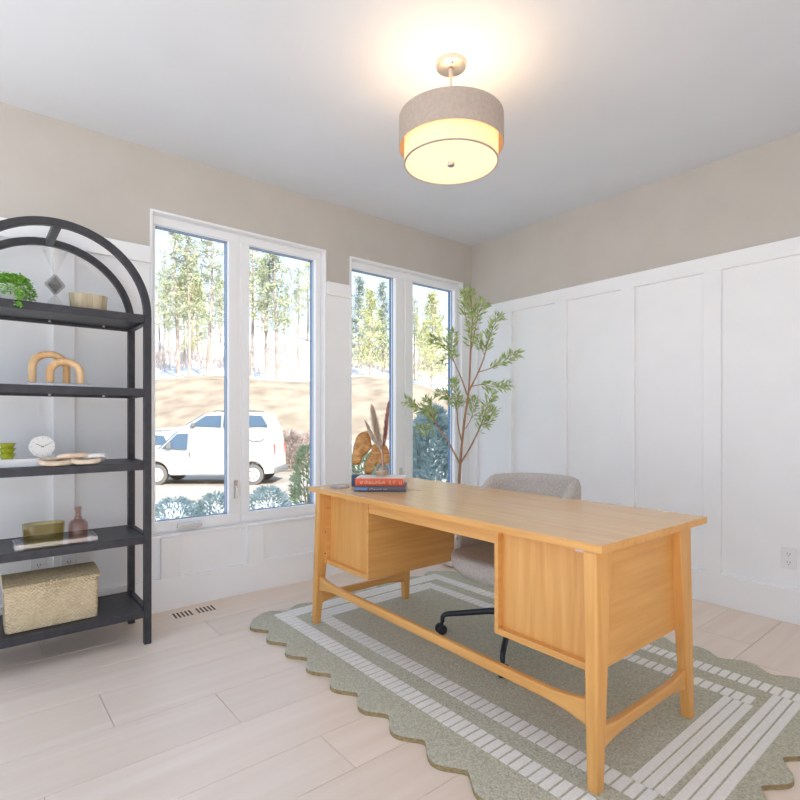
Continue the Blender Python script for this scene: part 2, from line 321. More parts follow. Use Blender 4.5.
def window(name, W, splitL, splitR, label, hw=True):
    x0, x1, z0, z1 = W
    r = bpy.data.objects.new(name, None); COL.objects.link(r); r.location = ((x0+x1)/2, 0.05, z0); struct(r, label, 'window')
    o = r.location
    # jamb liner, slim casing edge proud of the wall
    m = MB(); t = 0.014
    m.box(x0, x0+t, -0.012, WT, z0+t, z1-t); m.box(x1-t, x1, -0.012, WT, z0+t, z1-t); m.box(x0, x1, -0.012, WT, z1-t, z1); m.box(x0, x1, -0.022, WT, z0, z0+t)
    m.build('jamb', 'white_paint', r, off=o, bevel=0.002)
    f = MB(); a0, a1, c0, c1 = x0+t, x1-t, z0+t, z1-t; fy0, fy1 = 0.045, 0.105
    m = MB(); fr = 0.014
    m.box(a0, a0+fr, fy0, fy1, c0+fr, c1-fr); m.box(a1-fr, a1, fy0, fy1, c0+fr, c1-fr); m.box(a0, a1, fy0, fy1, c1-fr, c1); m.box(a0, a1, fy0, fy1, c0, c0+fr)
    m.box(splitL-0.012, splitR+0.012, fy0, fy1, c0+fr, c1-fr) if False else m.box((splitL+splitR)/2-0.012, (splitL+splitR)/2+0.012, fy0-0.004, fy1, c0+fr, c1-fr)
    m.build('window_frame', 'window_vinyl', r, off=o, bevel=0.003)
    mid = (splitL+splitR)/2
    for q, (s0, s1) in enumerate(((a0+fr, mid-0.012), (mid+0.012, a1-fr))):
        sw = 0.042 if q == 0 else 0.042
        y0, y1 = fy0-0.012, fy1-0.012
        g0, g1, h0, h1 = s0+0.012 if q == 0 else splitR, splitL if q == 0 else s1-0.034, c0+fr+0.056, c1-fr-0.042
        m = MB()
        m.box(s0, g0, y0, y1, h0, h1); m.box(g1, s1, y0, y1, h0, h1); m.box(s0, s1, y0, y1, h1, c1-fr); m.box(s0, s1, y0, y1, c0+fr, h0)
        sash = m.build('sash', 'window_vinyl', r, off=o, bevel=0.003)
        bx('pane', 'pane', sash, (g0-0.004, g1+0.004, 0.078, 0.084, h0-0.004, h1+0.004), off=o)
        m = MB(); gk = 0.0025
        m.box(g0-0.001, g0+gk, 0.070, 0.0775, h0, h1); m.box(g1-gk, g1+0.001, 0.070, 0.0775, h0, h1); m.box(g0, g1, 0.070, 0.0775, h1-gk, h1+.001); m.box(g0, g1, 0.070, 0.0775, h0-.001, h0+gk)
        m.build('gasket', 'gasket', sash, off=o)
        # dark outside frame and brick mould seen through the glass edge
        m = MB(); e = 0.002
        m.box(g0-0.02, g0-e, 0.0955, 0.125, h0, h1)
        m.box(g1+e, g1+0.02, 0.0955, 0.125, h0, h1); m.box(g0-0.02, g1+0.02, 0.0955, 0.125, h1+e, h1+0.02); m.box(g0-0.02, g1+0.02, 0.0955, 0.125, h0-0.02, h0-e)
        m.build('outer_frame', 'dark_reveal', r, off=o)
        # lock lever on the mullion side
        if hw and q == 0:
            l = MB(); lx = (mid + splitL)/2+0.006
            l.box(lx-0.012, lx+0.012, y0-0.012, y0, 0.62, 0.74); l.tube([(lx, y0-0.008, 0.70), (lx, y0-0.03, 0.69), (lx-0.004, y0-0.03, 0.625)], 0.007, 8)
            l.build('lock_lever', 'satin_steel', r, off=o, smooth=40)
            k = MB(); kx = -2.52 if x0 < -2 else (s0+s1)/2
            k.hexa([(kx-0.075, y0-0.03, z0+0.036), (kx+0.075, y0-0.03, z0+0.036), (kx+0.075, y0, z0+0.036), (kx-0.075, y0, z0+0.036), (kx-0.07, y0-0.024, z0+0.056), (kx+0.07, y0-0.024, z0+0.056), (kx+0.07, y0, z0+0.07), (kx-0.07, y0, z0+0.07)])
            k.build('crank_cover', 'satin_steel', r, off=o, bevel=0.004)
    return r
window('window_1', W1, -2.265, -2.125, 'tall white two-sash window beside the bookshelf')
window('window_2', W2, -0.865, -0.68, 'tall white two-sash window near the room corner')

def outlet(name, label, loc, rz):
    r = thing(name, label, 'outlet', loc, rz)     # local: face looks to -y
    MB().box(-0.037, 0.037, -0.006, 0, -0.06, 0.06).build('cover_plate', 'outlet_plate', r, bevel=0.003)
    for z in (0.024, -0.024):
        s = MB().prism([(0.017*math.cos(a), z+0.0155*math.sin(a)) for a in [2*PI*k/16 for k in range(16)]], -0.008, -0.0062, 'y').build('socket', 'outlet_plate', r)
        m = MB(); m.box(-0.008, -0.0055, -0.0086, -0.0081, z-0.002, z+0.008); m.box(0.0055, 0.008, -0.0086, -0.0081, z-0.002, z+0.007); m.box(-0.002, 0.002, -0.0086, -0.0081, z-0.011, z-0.007)
        m.build('slot', 'outlet_slot', s)
    return r
outlet('wall_outlet', 'white power outlet low on the tall panelled wall right of the desk', (-0.0042, -2.43, 0.356), -PI/2)
outlet('wall_outlet', 'white power outlet above the basket lid, left one of two behind bookshelf', (-3.296, -0.0042, 0.352), 0)
outlet('wall_outlet', 'white power outlet above the basket lid, right one of two behind bookshelf', (-3.165, -0.0322, 0.352), 0)

# floor vent
fv = thing('floor_vent', 'flush oak floor vent with two sets of dark slots near the baseboard', 'vent', ((VX[0]+VX[1])/2, (VX[2]+VX[3])/2, 0))
MB().box(-0.135, 0.135, -0.062, 0.062, 0.0, 0.002).build('plate', 'oak_floor', fv, bevel=0.0008)
for g in (-0.066, 0.066):
    for k in range(5):
        x = g+(k-2)*0.022
        MB().hexa([(x-0.0065, -0.045, 0.0021), (x+0.0045, -0.045, 0.0021), (x+0.0085, 0.045, 0.0021), (x-0.0025, 0.045, 0.0021), (x-0.0065, -0.045, 0.0027), (x+0.0045, -0.045, 0.0027), (x+0.0085, 0.045, 0.0027), (x-0.0025, 0.045, 0.0027)]).build('slot', 'screw_hole', fv)

# ------------------------------------------------------------------ ceiling lamp
LX, LY = -1.90, -1.645
L = thing('ceiling_lamp', 'double drum ceiling lamp with taupe outer shade and glowing diffuser', 'lamp', (LX, LY, H))
can = MB().lathe([(0.0005, -0.024), (0.06, -0.024), (0.066, -0.02), (0.068, 0.0), (0.0005, 0.0)], 32).build('canopy', 'nickel', L, smooth=40)
for a in (0.9, 0.9+PI): MB().ball((0.045*math.cos(a), 0.045*math.sin(a), -0.026), 0.005).build('screw', 'gasket', can, smooth=60)
m = MB(); m.tube([(0, 0, -0.024), (0, 0, -0.27)], 0.006, 10); m.lathe([(0.001, -0.06), (0.011, -0.06), (0.013, -0.03), (0.001, -0.03)], 14); m.build('stem', 'nickel', L, smooth=40)
osd = MB().lathe([(0.234, -0.25), (0.234, -0.380), (0.231, -0.380), (0.231, -0.25)], 64, closed=True).build('outer_shade', 'shade_fabric', L, smooth=50)
MB().lathe([(0.205, -0.262), (0.210, -0.262), (0.210, -0.448), (0.205, -0.448)], 64, closed=True).build('inner_shade', 'lit_shade', L, smooth=50)
MB().lathe([(0.0005, -0.4505), (0.2045, -0.4505), (0.2045, -0.446), (0.0005, -0.446)], 64).build('diffuser', 'lit_diffuser', L, smooth=40)
MB().lathe([(0.205, -0.4535), (0.2112, -0.4535), (0.2112, -0.4485), (0.205, -0.4485)], 64, closed=True).build('shade_rim', 'nickel', L, smooth=40)
MB().lathe([(0.0005, -0.462), (0.015, -0.462), (0.018, -0.458), (0.018, -0.4506), (0.0005, -0.4506)], 20).build('finial', 'nickel', L, smooth=40)
m = MB()
for k in range(3):
    a = 2*PI*k/3; m.tube([(0, 0, -0.265), (0.231*math.cos(a), 0.231*math.sin(a), -0.265)], 0.003, 6)
m.build('spider_arm', 'nickel', L, smooth=50)
for k in range(3):
    a = 2*PI*k/3+PI/3; bxp = (0.1*math.cos(a), 0.1*math.sin(a), -0.34)
    so = MB().tube([(bxp[0]*0.2, bxp[1]*0.2, -0.34), (bxp[0]*0.65, bxp[1]*0.65, -0.34)], 0.012, 10).build('socket', 'ceramic_white', L, smooth=50)
    MB().ball(bxp, 0.03, 14, 8).build('bulb', 'bulb_glass', L, smooth=80)
    ld = bpy.data.lights.new('bulb_light', 'POINT'); ld.energy = LAMP_W; ld.color = (1.0, 0.75, 0.50); ld.shadow_soft_size = 0.035
    lo = bpy.data.objects.new('bulb_light', ld); COL.objects.link(lo); lo.parent = L; lo.location = (0.1*math.cos(a), 0.1*math.sin(a), -0.29)
MB().tube([(0, 0, -0.27), (0, 0, -0.446)], 0.01, 10).build('hub_rod', 'nickel', L, smooth=50)

# ------------------------------------------------------------------ rug
RX0, RX1, RY0, RY1 = -2.348, -0.852, -2.785, -0.525
rug = thing('rug', 'sage green scalloped rug with ivory dashed and striped borders', 'rug', ((RX0+RX1)/2, (RY0+RY1)/2, 0))
ro = rug.location
def scallop(p, q, n, nrm, amp=0.056):
    out = []
    for k in range(n):
        for j in range(16):
            t = (k+j/16)/n; s = (0.5-0.5*math.cos(2*PI*j/16))**0.72
            out.append((p[0]+(q[0]-p[0])*t+nrm[0]*amp*s, p[1]+(q[1]-p[1])*t+nrm[1]*amp*s))
    return out
outl = scallop((RX0, RY1), (RX0, RY0), 11, (-1, 0)) + scallop((RX0, RY0), (RX1, RY0), 7, (0, -1)) + scallop((RX1, RY0), (RX1, RY1), 11, (1, 0)) + scallop((RX1, RY1), (RX0, RY1), 7, (0, 1))
RZ = 0.02
MB().prism(outl, 0.0, RZ*0.86, 'z').build('rug_backing', 'rug_edge', rug, off=ro)
cx, cy = ro.x, ro.y
inner = [(cx+(x-cx)*0.9965, cy+(y-cy)*0.9965) for x, y in outl]; inner2 = [(cx+(x-cx)*0.991, cy+(y-cy)*0.994) for x, y in outl]
MB().loft([[(x, y, RZ*0.86) for x, y in outl], [(x, y, RZ*0.95) for x, y in inner], [(x, y, RZ) for x, y in inner2]], cap0=False).build('pile', 'rug_pile', rug, off=ro, smooth=60)
def cell(m, x0, x1, y0, y1): m.box(x0, x1, y0, y1, RZ-0.001, RZ+0.003)
for nm, xs in (('dashed_band', ((-2.232, -2.150), (-2.066, -1.988))), ('dashed_band', ((-1.215, -1.14), (-1.05, -0.972)))):
    for q, (xa, xb) in enumerate(xs):
        inn = (q == 1) == (xa < -1.6); m = MB()
        y = -2.61 if inn else -2.735; ye = -0.675 if inn else -0.55; n = round((ye-y)/0.0385); st = (ye-y)/n
        for k in range(n): cell(m, xa, xb, y+k*st+0.005, y+(k+1)*st-0.004)
        m.build(nm, 'rug_ivory', rug, off=ro)['kind'] = 'stuff'
def stripes(ys, xa, xb):
    for y0, y1 in ys: m = MB(); cell(m, xa, xb, y0, y1); m.build('stripe', 'rug_ivory', rug, off=ro)
def trip(a, b): d = (b-a)/3; return [(a+k*d+0.0035, a+(k+1)*d-0.0035) for k in range(3)]
stripes(trip(-2.622, -2.514), -1.985, -1.218); stripes(trip(-2.742, -2.638), -2.147, -1.053)
stripes(trip(-0.771, -0.663), -1.985, -1.218); stripes(trip(-0.647, -0.543), -2.147, -1.053)

# ------------------------------------------------------------------ desk
D = thing('desk', 'light oak double pedestal desk with tapered legs and stretchers', 'desk', (-1.74, -1.64, RZ), -0.011)
do = Vector((-1.74, -1.64, RZ)); dz = RZ*0
TX0, TX1, TY0, TY1 = -2.115, -1.365, -2.505, -0.735
bx('tabletop', 'oak_top_sheen', D, (TX0, TX1, TY0, TY1, 0.736, 0.762), off=do, bevel=0.003)
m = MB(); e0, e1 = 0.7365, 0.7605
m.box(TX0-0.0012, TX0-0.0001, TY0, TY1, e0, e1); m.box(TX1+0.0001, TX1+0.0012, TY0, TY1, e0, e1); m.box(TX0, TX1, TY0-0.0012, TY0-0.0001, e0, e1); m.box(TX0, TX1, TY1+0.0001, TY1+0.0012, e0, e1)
m.build('unpaled_edge', 'oak_y', D, off=do)  # added strips: edges keep the oak tone without the top's painted sheen
FXf = -2.065
for s, (ya, yb) in enumerate(((-2.452, -2.045), (-1.235, -0.828))):
    outer, innr = (ya, yb) if s == 0 else (yb, ya)
    sg = 1 if s == 0 else -1
    ped = bx('pedestal', 'oak_z', D, (FXf+0.024, -1.475, min(outer+sg*0.016, innr-sg*0.018), max(outer+sg*0.016, innr-sg*0.018), 0.368, 0.735), off=do)
    bx('inner_side_panel', 'oak_x', ped, (FXf, -1.47, min(innr, innr-sg*0.018), max(innr, innr-sg*0.018), 0.345, 0.736), off=do, bevel=0.0015)
    bx('outer_side_panel', 'oak_x', ped, (FXf-0.006, -1.47, min(outer, outer+sg*0.016), max(outer, outer+sg*0.016), 0.345, 0.69), off=do, bevel=0.0015)
    bx('bottom_panel', 'oak_y', ped, (FXf, -1.47, min(outer+sg*.002, innr-sg*0.018), max(outer+sg*.002, innr-sg*0.018), 0.345, 0.368), off=do, bevel=0.0015)
    bx('end_rail', 'oak_x', D, (-2.06, -1.46, min(outer-sg*0.004, outer+sg*0.014), max(outer-sg*0.004, outer+sg*0.014), 0.69, 0.736), off=do)
    # drawers on the chair side
    for k, (za, zb) in enumerate(((0.372, 0.548), (0.552, 0.73))):
        dr = bx('drawer', 'oak_y', ped, (-1.475, -1.457, ya+0.02, yb-0.02, za, zb), off=do, bevel=0.002)
        bx('pull', 'oak_y', dr, (-1.457, -1.445, (ya+yb)/2-0.06, (ya+yb)/2+0.06, zb-0.05, zb-0.03), off=do, bevel=0.003)
bx('apron', 'oak_y', D, (FXf+0.004, FXf+0.024, -2.0455, -1.2345, 0.676, 0.736), off=do, bevel=0.0015)
# legs: wide and deep at the top, tapering to the foot
def leg(xo, sx, yo, sy):
    k_ = 1.0 if sx > 0 else 0.0
    # xo outer x edge, sx direction to the desk middle; yo outer y edge, sy inward
    m = MB(); rings = []
    for z, wx, wy, ox, oy in ((RZ-0.004, 0.037, 0.036, -0.014, -0.010), (0.22, 0.053, 0.04, -0.009, -0.006), (0.736, 0.092, 0.046, 0.002, 0.004)):
        xa, xb = xo+sx*ox*k_, xo+sx*(ox*k_+wx); ya, yb = yo+sy*oy, yo+sy*(oy+wy)
        r = [(xa, ya, z), (xb, ya, z), (xb, yb, z), (xa, yb, z)]
        rings.append(r)
    m.loft(rings); return m.build('leg', 'oak_z', D, off=do, bevel=0.005)
for xo, sx in ((-2.112, 1), (-1.452, -1)):
    for yo, sy in ((-2.488, 1), (-0.792, -1)):
        lg = leg(xo, sx, yo, sy)
        if xo < -2 and sy < 0:
            for z in (0.40, 0.52, 0.68): MB().tube([(xo+0.044, yo+sy*0.040, z), (xo+0.044, yo+sy*0.0500, z)], 0.005, 8).build('screw', 'screw_hole', lg, off=do)
def stretcher(a, b, z, axis, t):
    # a..b along axis; deeper at both ends
    n = 24; rings = []
    for k in range(n+1):
        u = k/n; s = a+(b-a)*u; e = max(0, 1-min(u, 1-u)*(b-a)/0.16)
        h = 0.019+0.022*e*e; zc = z+0.0*e
        r = [(-t, -h), (t, -h), (t, h), (-t, h)]
        rings.append([((s, q0[0], zc+q0[1]) if axis == 'x' else (q0[0], s, zc+q0[1])) for q0 in r])
    return rings
m = MB(); m.loft([[(x-2.095, y, z) for x, y, z in r] for r in stretcher(-2.452, -0.832, 0.240, 'y', 0.014)]); m.build('stretcher', 'oak_y', D, off=do, bevel=0.006, smooth=30)
for yy in (-2.472, -0.808):
    m = MB(); m.loft([[(x, y+yy, z) for x, y, z in r] for r in stretcher(-2.085, -1.492, 0.165 if yy < -2 else 0.165, 'x', 0.013)]); m.build('stretcher', 'oak_x', D, off=do, bevel=0.005, smooth=30)
bx('label_tag', 'tag_plastic', D, (-2.0685, -2.066, -2.43, -2.385, 0.716, 0.735), off=do)

# ------------------------------------------------------------------ desk things
ZT = 0.762
bd = Vector((0.727, -0.687, 0)); ang = math.atan2(bd.y, bd.x)
def book(name, label, mid, ln, dp, z0, th, mat, top=None, rz=0.0):
    b = thing(name, label, 'book', (mid[0], mid[1], z0), ang+rz)  # local x along spine, +y away; spine at y=0
    MB().box(-ln/2, ln/2, 0.0, dp, 0, 0.003).build('cover', mat, b); MB().box(-ln/2, ln/2, 0.0, dp, th-0.003, th).build('cover', top or mat, b)
    rings = []
    for x in (-ln/2, ln/2): rings.append([(x, 0.0, 0), (x, -0.003, th*0.25), (x, -0.004, th*0.5), (x, -0.003, th*0.75), (x, 0.0, th), (x, 0.003, th-0.003), (x, 0.003, 0.003)])
    MB().loft(rings).build('spine', mat, b)
    MB().box(-ln/2+0.004, ln/2-0.004, 0.0035, dp-0.004, 0.003, th-0.003).build('pages', 'paper', b)
    return b
b1 = book('book', 'thin dark charcoal book at the bottom of the stack on the desk', (-1.93, -1.155), 0.268, 0.185, ZT, 0.028, 'book_navy')
b2 = book('book', 'thick red-orange book on top of the stack on the desk', (-1.922, -1.140), 0.252, 0.18, ZT+0.028, 0.040, 'book_red', 'paper', rz=0.01)
MB().box(-0.265/2, -0.065, -0.0046, -0.0036, 0.008, 0.022).build('spine_patch', 'book_blue', b1)
def marks(par, mat, x0, x1, z0, z1, y, seed, gaps):
    rr = random.Random(seed); m = MB(); x = x0
    while x < x1:
        wd = rr.choice((0.002, 0.004, 0.006)); h = rr.uniform(0.5, 1.0)*(z1-z0)
        if not any(a < x < b for a, b in gaps):
            m.box(x, x+0.0016, y, y+0.0008, z0, z0+h)
            if wd > 0.003: q = z0+h*rr.choice((0, .45, .85)); m.box(x, x+wd, y, y+0.0008, q, q+0.0022)
        x += wd+0.0028
    m.build('lettering', mat, par)
marks(b2, 'foil', -0.10, 0.115, 0.011, 0.030, -0.0048, 3, ((-0.088, -0.078), (0.03, 0.045), (0.058, 0.07), (0.082, 0.098)))
marks(b1, 'pale_print', -0.055, 0.04, 0.011, 0.019, -0.0050, 5, ((-0.02, -0.014), (0.012, 0.017)))
# bud vase with plumes, on the books
va = thing('bud_vase', 'small glass bud vase standing on the red book', 'vase', (-1.853, -1.078, ZT+0.0682))
MB().lathe([(0.0005, 0.0), (0.034, 0.0), (0.038, 0.006), (0.0385, 0.045), (0.034, 0.06), (0.02, 0.072), (0.0115, 0.08), (0.010, 0.115), (0.013, 0.12), (0.0105, 0.12), (0.008, 0.114), (0.009, 0.08), (0.031, 0.058), (0.035, 0.045), (0.0345, 0.008), (0.0005, 0.005)], 28).build('glass_body', 'pink_glass', va, smooth=50)
MB().lathe([(0.0005, 0.0055), (0.033, 0.0085), (0.034, 0.03), (0.0005, 0.03)], 24).build('pebble_fill', 'tan_ceramic', va, smooth=50)
def plume(name, label, mat, tip, r, seed, top=(0, 0)):
    p = thing(name, label, 'dried flower', (va.location.x, va.location.y, va.location.z+0.032)); rr = random.Random(seed)
    pts = bez([(0, 0, 0), (top[0]*0.3, top[1]*0.3, 0.085), tuple(Vector(tip)*0.55+Vector((0, 0, 0.03))), tip], 8)
    MB().tube(pts, [0.0022]*(len(pts)-1)+[0.001], 6).build('stalk', mat, p, smooth=60)
    m = MB(); n = len(pts)
    for k in range(1500):
        u = rr.uniform(0.42, 1.0); i = min(int(u*(n-1)), n-2); c = pts[i].lerp(pts[i+1], u*(n-1)-i)
        env = r*math.sin(PI*min(1, (u-0.40)/0.60)**0.75)**0.7+0.002
        a = rr.uniform(0, 2*PI); dirv = Vector((math.cos(a), math.sin(a), 0)); t = (pts[i+1]-pts[i]).normalized()
        e = c+dirv*env*rr.uniform(0.5, 1.0)+t*rr.uniform(0.012, 0.03); sd = t.cross(dirv).normalized()*0.0017
        m.quad(c-sd, c+sd, e+sd*0.4, e-sd*0.4)
    m.build('plume', mat, p, fix=False)['kind'] = 'stuff'
V_l = RT*-1
plume('pampas_stem', 'fluffy beige pampas plume in the bud vase', 'pampas_beige', tuple(V_l*0.055+Vector((0, 0, 0.335))), 0.032, 1, (-0.01, 0))
plume('pampas_stem', 'slim wine-red plume leaning right in the bud vase', 'pampas_wine', tuple(RT*0.03+Vector((0, 0, 0.35))), 0.016, 2, (0.005, 0))
plume('pampas_stem', 'short sparse beige sprig leaning left in the bud vase', 'pampas_beige', tuple(V_l*0.085+Vector((0, 0, 0.25))), 0.014, 3, (-0.006, 0))
# carved sculpture on navy block
sc_ = thing('wood_sculpture', 'carved brown wooden sculpture on a navy block behind the books', 'sculpture', (-1.857, -0.888, ZT), math.atan2(RT.y, RT.x))
MB().box(-0.055, 0.075, -0.035, 0.035, 0, 0.065).build('base', 'navy_base', sc_, bevel=0.003)
def puff(out, t, name, mat):
    # rounded slab from a smooth outline (u, z)
    pts = bez([(u, 0, z) for u, z in out]+[(out[0][0], 0, out[0][1])], 6)[:-1]
    c = sum(pts, Vector())/len(pts); rings = []
    for f, y in ((0.72, -t), (0.92, -t*0.75), (1.0, -t*0.25), (1.0, t*0.25), (0.92, t*0.75), (0.72, t)):
        rings.append([(c.x+(p.x-c.x)*f, y, c.z+(p.z-c.z)*f) for p in pts])
    return MB().loft(rings).build(name, mat, sc_, smooth=50)
def sz(px, py): return ((px-155)*0.00089, 0.065+(622-py)*0.00089*0.93)
puff([sz(*p) for p in ((190, 322), (213, 380), (216, 440), (185, 482), (160, 505), (148, 545), (122, 556), (96, 545), (97, 495), (106, 420), (132, 350))], 0.024, 'carved_head', 'carved_wood')
puff([sz(*p) for p in ((215, 425), (262, 405), (308, 420), (330, 470), (333, 538), (300, 552), (262, 545), (232, 575), (216, 622), (182, 622), (172, 575), (190, 520), (215, 470))], 0.022, 'carved_neck', 'carved_wood')
# flat coaster, and a pen
co = thing('coaster', 'flat grey-pink stone coaster at the far end of the desk', 'coaster', (-1.995, -0.872, ZT), ang)
MB().lathe([(0.0005, 0), (0.05, 0), (0.052, 0.003), (0.052, 0.008), (0.049, 0.010), (0.0005, 0.010)], 36).build('disc', 'coaster_stone', co, smooth=40)
MB().lathe([(0.041, 0.0101), (0.044, 0.0101), (0.044, 0.0112), (0.041, 0.0112)], 36, closed=True).build('raised_ring', 'coaster_stone', co, smooth=40)
pn = thing('ribbon_bookmark', 'thin grey ribbon lying on the desk beside the books', 'ribbon', (-1.75, -1.21, ZT))
MB().loft([[(p.x-q*0.002, p.y-q*0.003, z) for q, z in ((-1, 0.0004), (1, 0.0004), (1, 0.0012), (-1, 0.0012))] for p in bez([(-0.03, 0.05, 0), (-0.01, 0.01, 0), (0.012, -0.02, 0), (0.02, -0.045, 0)], 6)]).build('ribbon_band', 'coaster_stone', pn)

# ------------------------------------------------------------------ chair
CHP = Vector((-1.475, -1.652, RZ)); 
ch = thing('office_chair', 'greige upholstered tub office chair with black four-star base at the desk', 'chair', CHP, -0.0)
# local: faces -x. seat
def sup(a, ax, ay, n=2.6):
    c, s_ = math.cos(a), math.sin(a); return (ax*math.copysign(abs(c)**(2/n), c), ay*math.copysign(abs(s_)**(2/n), s_))
rings = []
for z, k in ((0.318, 0.45), (0.325, 0.68), (0.345, 0.86), (0.38, 0.97), (0.415, 1.0), (0.437, 0.99), (0.448, 0.95), (0.452, 0.85), (0.453, 0.5)):
    rings.append([(sup(2*PI*j/48, 0.275*k, 0.284*k)[0]-0.005, sup(2*PI*j/48, 0.275*k, 0.284*k)[1], z) for j in range(48)])
MB().loft(rings).build('seat', 'boucle', ch, smooth=60)
# wrap-around back: section swept round the rear
rings = []; N = 40
for k in range(N+1):
    u = -1+2*k/N; a = u*1.95         # angle from +x
    e = abs(u); top = 0.822-0.02*u*u-0.36*max(0, (e-0.62)/0.38)**1.6; top = max(top, 0.50)
    ring = []
    for (rr_, zz) in ((0.0, 0.0), (0.026, 0.05), (0.03, 0.5), (0.026, 0.92), (0.014, 0.985), (0.0, 1.0), (-0.014, 0.985), (-0.024, 0.92), (-0.028, 0.5), (-0.024, 0.05)):
        z = 0.375+(top-0.375)*zz
        px_, py_ = sup(a, 0.285+0.05*zz*max(0, math.cos(a)), 0.256+0.002*zz, 2.8)
        n_ = Vector((px_/0.3, py_/0.3, 0)).normalized(); taper = 1.0-0.5*max(0, (e-0.85)/0.15)
        ring.append((px_+n_.x*rr_*taper, py_+n_.y*rr_*taper, z))
    rings.append(ring)
MB().loft(rings).build('backrest', 'boucle', ch, smooth=60)
m = MB(); m.tube([(0, 0, 0.15), (0, 0, 0.33)], 0.022, 16); m.lathe([(0.001, 0.10), (0.036, 0.10), (0.04, 0.12), (0.036, 0.17), (0.024, 0.19), (0.001, 0.19)], 20); m.box(-0.08, 0.08, -0.06, 0.06, 0.31, 0.324)
m.build('gas_column', 'chair_metal', ch, smooth=40)
hub = Vector((-0.01, -0.05, 0)); th0 = math.atan2(-1.336+1.6, -1.614+1.45)
for k in range(4):
    a = th0+k*PI/2; dv = Vector((math.cos(a), math.sin(a), 0))
    pts = bez([(0, 0, 0.16)]+[tuple(dv*r+Vector((0, 0, z))) for r, z in ((0.12, 0.145), (0.25, 0.120), (0.33, 0.105), (0.357, 0.090), (0.36, 0.06))], 5)
    lg = MB().tube(pts, [0.017-0.006*i/(len(pts)-1) for i in range(len(pts))], 12).build('base_leg', 'chair_metal', ch, smooth=50)
    c = dv*0.36; sdv = Vector((-dv.y, dv.x, 0)); ca = MB()
    ph = a+0.7; f_ = Vector((math.cos(ph), math.sin(ph), 0)); s2 = Vector((-f_.y, f_.x, 0)); cc = c+f_*0.008+Vector((0, 0, 0.0255))
    for q in (-1, 1): ca.tube([cc+s2*(q*0.008), cc+s2*(q*0.011), cc+s2*(q*0.021), cc+s2*(q*0.0235)], [0.021, 0.0255, 0.0255, 0.021], 18)
    ca.tube([cc+s2*-0.008, cc+s2*0.008], 0.012, 10); ca.tube([cc+Vector((0, 0, 0.014)), c+Vector((0, 0, 0.07))], 0.009, 10)
    ca.build('caster', 'caster_rubber', lg, smooth=40)

# ------------------------------------------------------------------ arched bookshelf
BX0, BX1 = -3.66, -2.86; BY0, BY1 = -0.465, -0.085; tw = 0.034; ZS = [1.665, 1.2925, 0.92, 0.5475, 0.175]
BXc = (BX0+BX1)/2; R_o = (BX1-BX0)/2
B = thing('bookshelf', 'tall black metal bookshelf with arched top and five shelves', 'bookshelf', (BXc, (BY0+BY1)/2, 0)); bo = B.location
for y0 in (BY0, BY1-tw):
    for x0 in (BX0, BX1-tw): bx('post', 'black_metal', B, (x0, x0+tw, y0, y0+tw, 0, 1.662), off=bo, bevel=0.003)
    n = 40; rings = []
    for k in range(n+1):
        a = PI*k/n; c, s_ = math.cos(a), math.sin(a)
        rings.append([(BXc+c*r, y, 1.662+s_*r) for r, y in ((R_o, y0), (R_o, y0+tw), (R_o-tw, y0+tw), (R_o-tw, y0))])
    MB().loft(rings).build('arch', 'black_metal', B, off=bo, bevel=0.003, smooth=30)
bx('crown_bar', 'black_metal', B, (BXc-0.017, BXc+0.017, BY0+tw, BY1-tw, 1.662+R_o-tw, 1.662+R_o-0.004), off=bo, bevel=0.003)
for i, z in enumerate(ZS):
    m = MB(); t = 0.037
    sh = bx('shelf', 'black_metal', B, (BX0+tw, BX1-tw, BY0+0.02, BY1-0.02, z-0.022, z), off=bo, bevel=0.001)
    for y0 in (BY0+0.001, BY1-0.021): bx('rail', 'black_metal', sh, (BX0+tw, BX1-tw, y0, y0+0.020, z-t, z+0.0008), off=bo, bevel=0.002)
    for x0 in (BX0+0.004, BX1-tw+0.004): bx('side_rail', 'black_metal', sh, (x0, x0+0.026, BY0+tw, BY1-tw, z-t, z+0.003), off=bo, bevel=0.002)
    if i < 2:
        for x in (-3.262, -3.02):
            MB().lathe([(0.0005, -0.012), (0.006, -0.011), (0.007, -0.004), (0.004, 0.0), (0.0005, 0.0)], 12, (x, BY1-0.06, z-0.022)).build('bolt', 'satin_steel', sh, off=bo, smooth=50)
bx('paper_label', 'ceramic_white', B, (-3.30, -3.215, BY0+0.06, BY0+0.09, 1.6415, 1.6428), off=bo)

# shelf 1: trailing plant, hourglass, tan bowl
z1 = ZS[0]+0.0008
tp = thing('trailing_plant', 'bright green trailing plant in a white pot on the top shelf', 'plant', (-3.43, -0.325, z1))
MB().lathe([(0.0005, 0), (0.04, 0), (0.052, 0.05), (0.055, 0.085), (0.050, 0.085), (0.047, 0.05), (0.0005, 0.045)], 24).build('pot', 'ceramic_white', tp, smooth=50)
MB().lathe([(0.0005, 0.0455), (0.045, 0.0505), (0.047, 0.07), (0.0005, 0.074)], 20).build('soil', 'soil', tp, smooth=50)
m = MB(); rr = random.Random(4)
def sprout(c, r):
    a = rr.uniform(0, 2*PI); t = Vector((math.cos(a), math.sin(a), rr.uniform(-0.4, 0.6))).normalized(); sd = t.orthogonal().normalized(); n = t.cross(sd)
    m.quad(c, c+t*r+sd*r*0.6, c+t*r*2, c+t*r-sd*r*0.6); m.quad(c, c+t*r+n*r*0.6, c+t*r*2, c+t*r-n*r*0.6)
strands = [(a, rr.uniform(0.055, 0.10), rr.uniform(0.05, 0.12)) for a in [2*PI*k/22+rr.uniform(-.1, .1) for k in range(22)]]
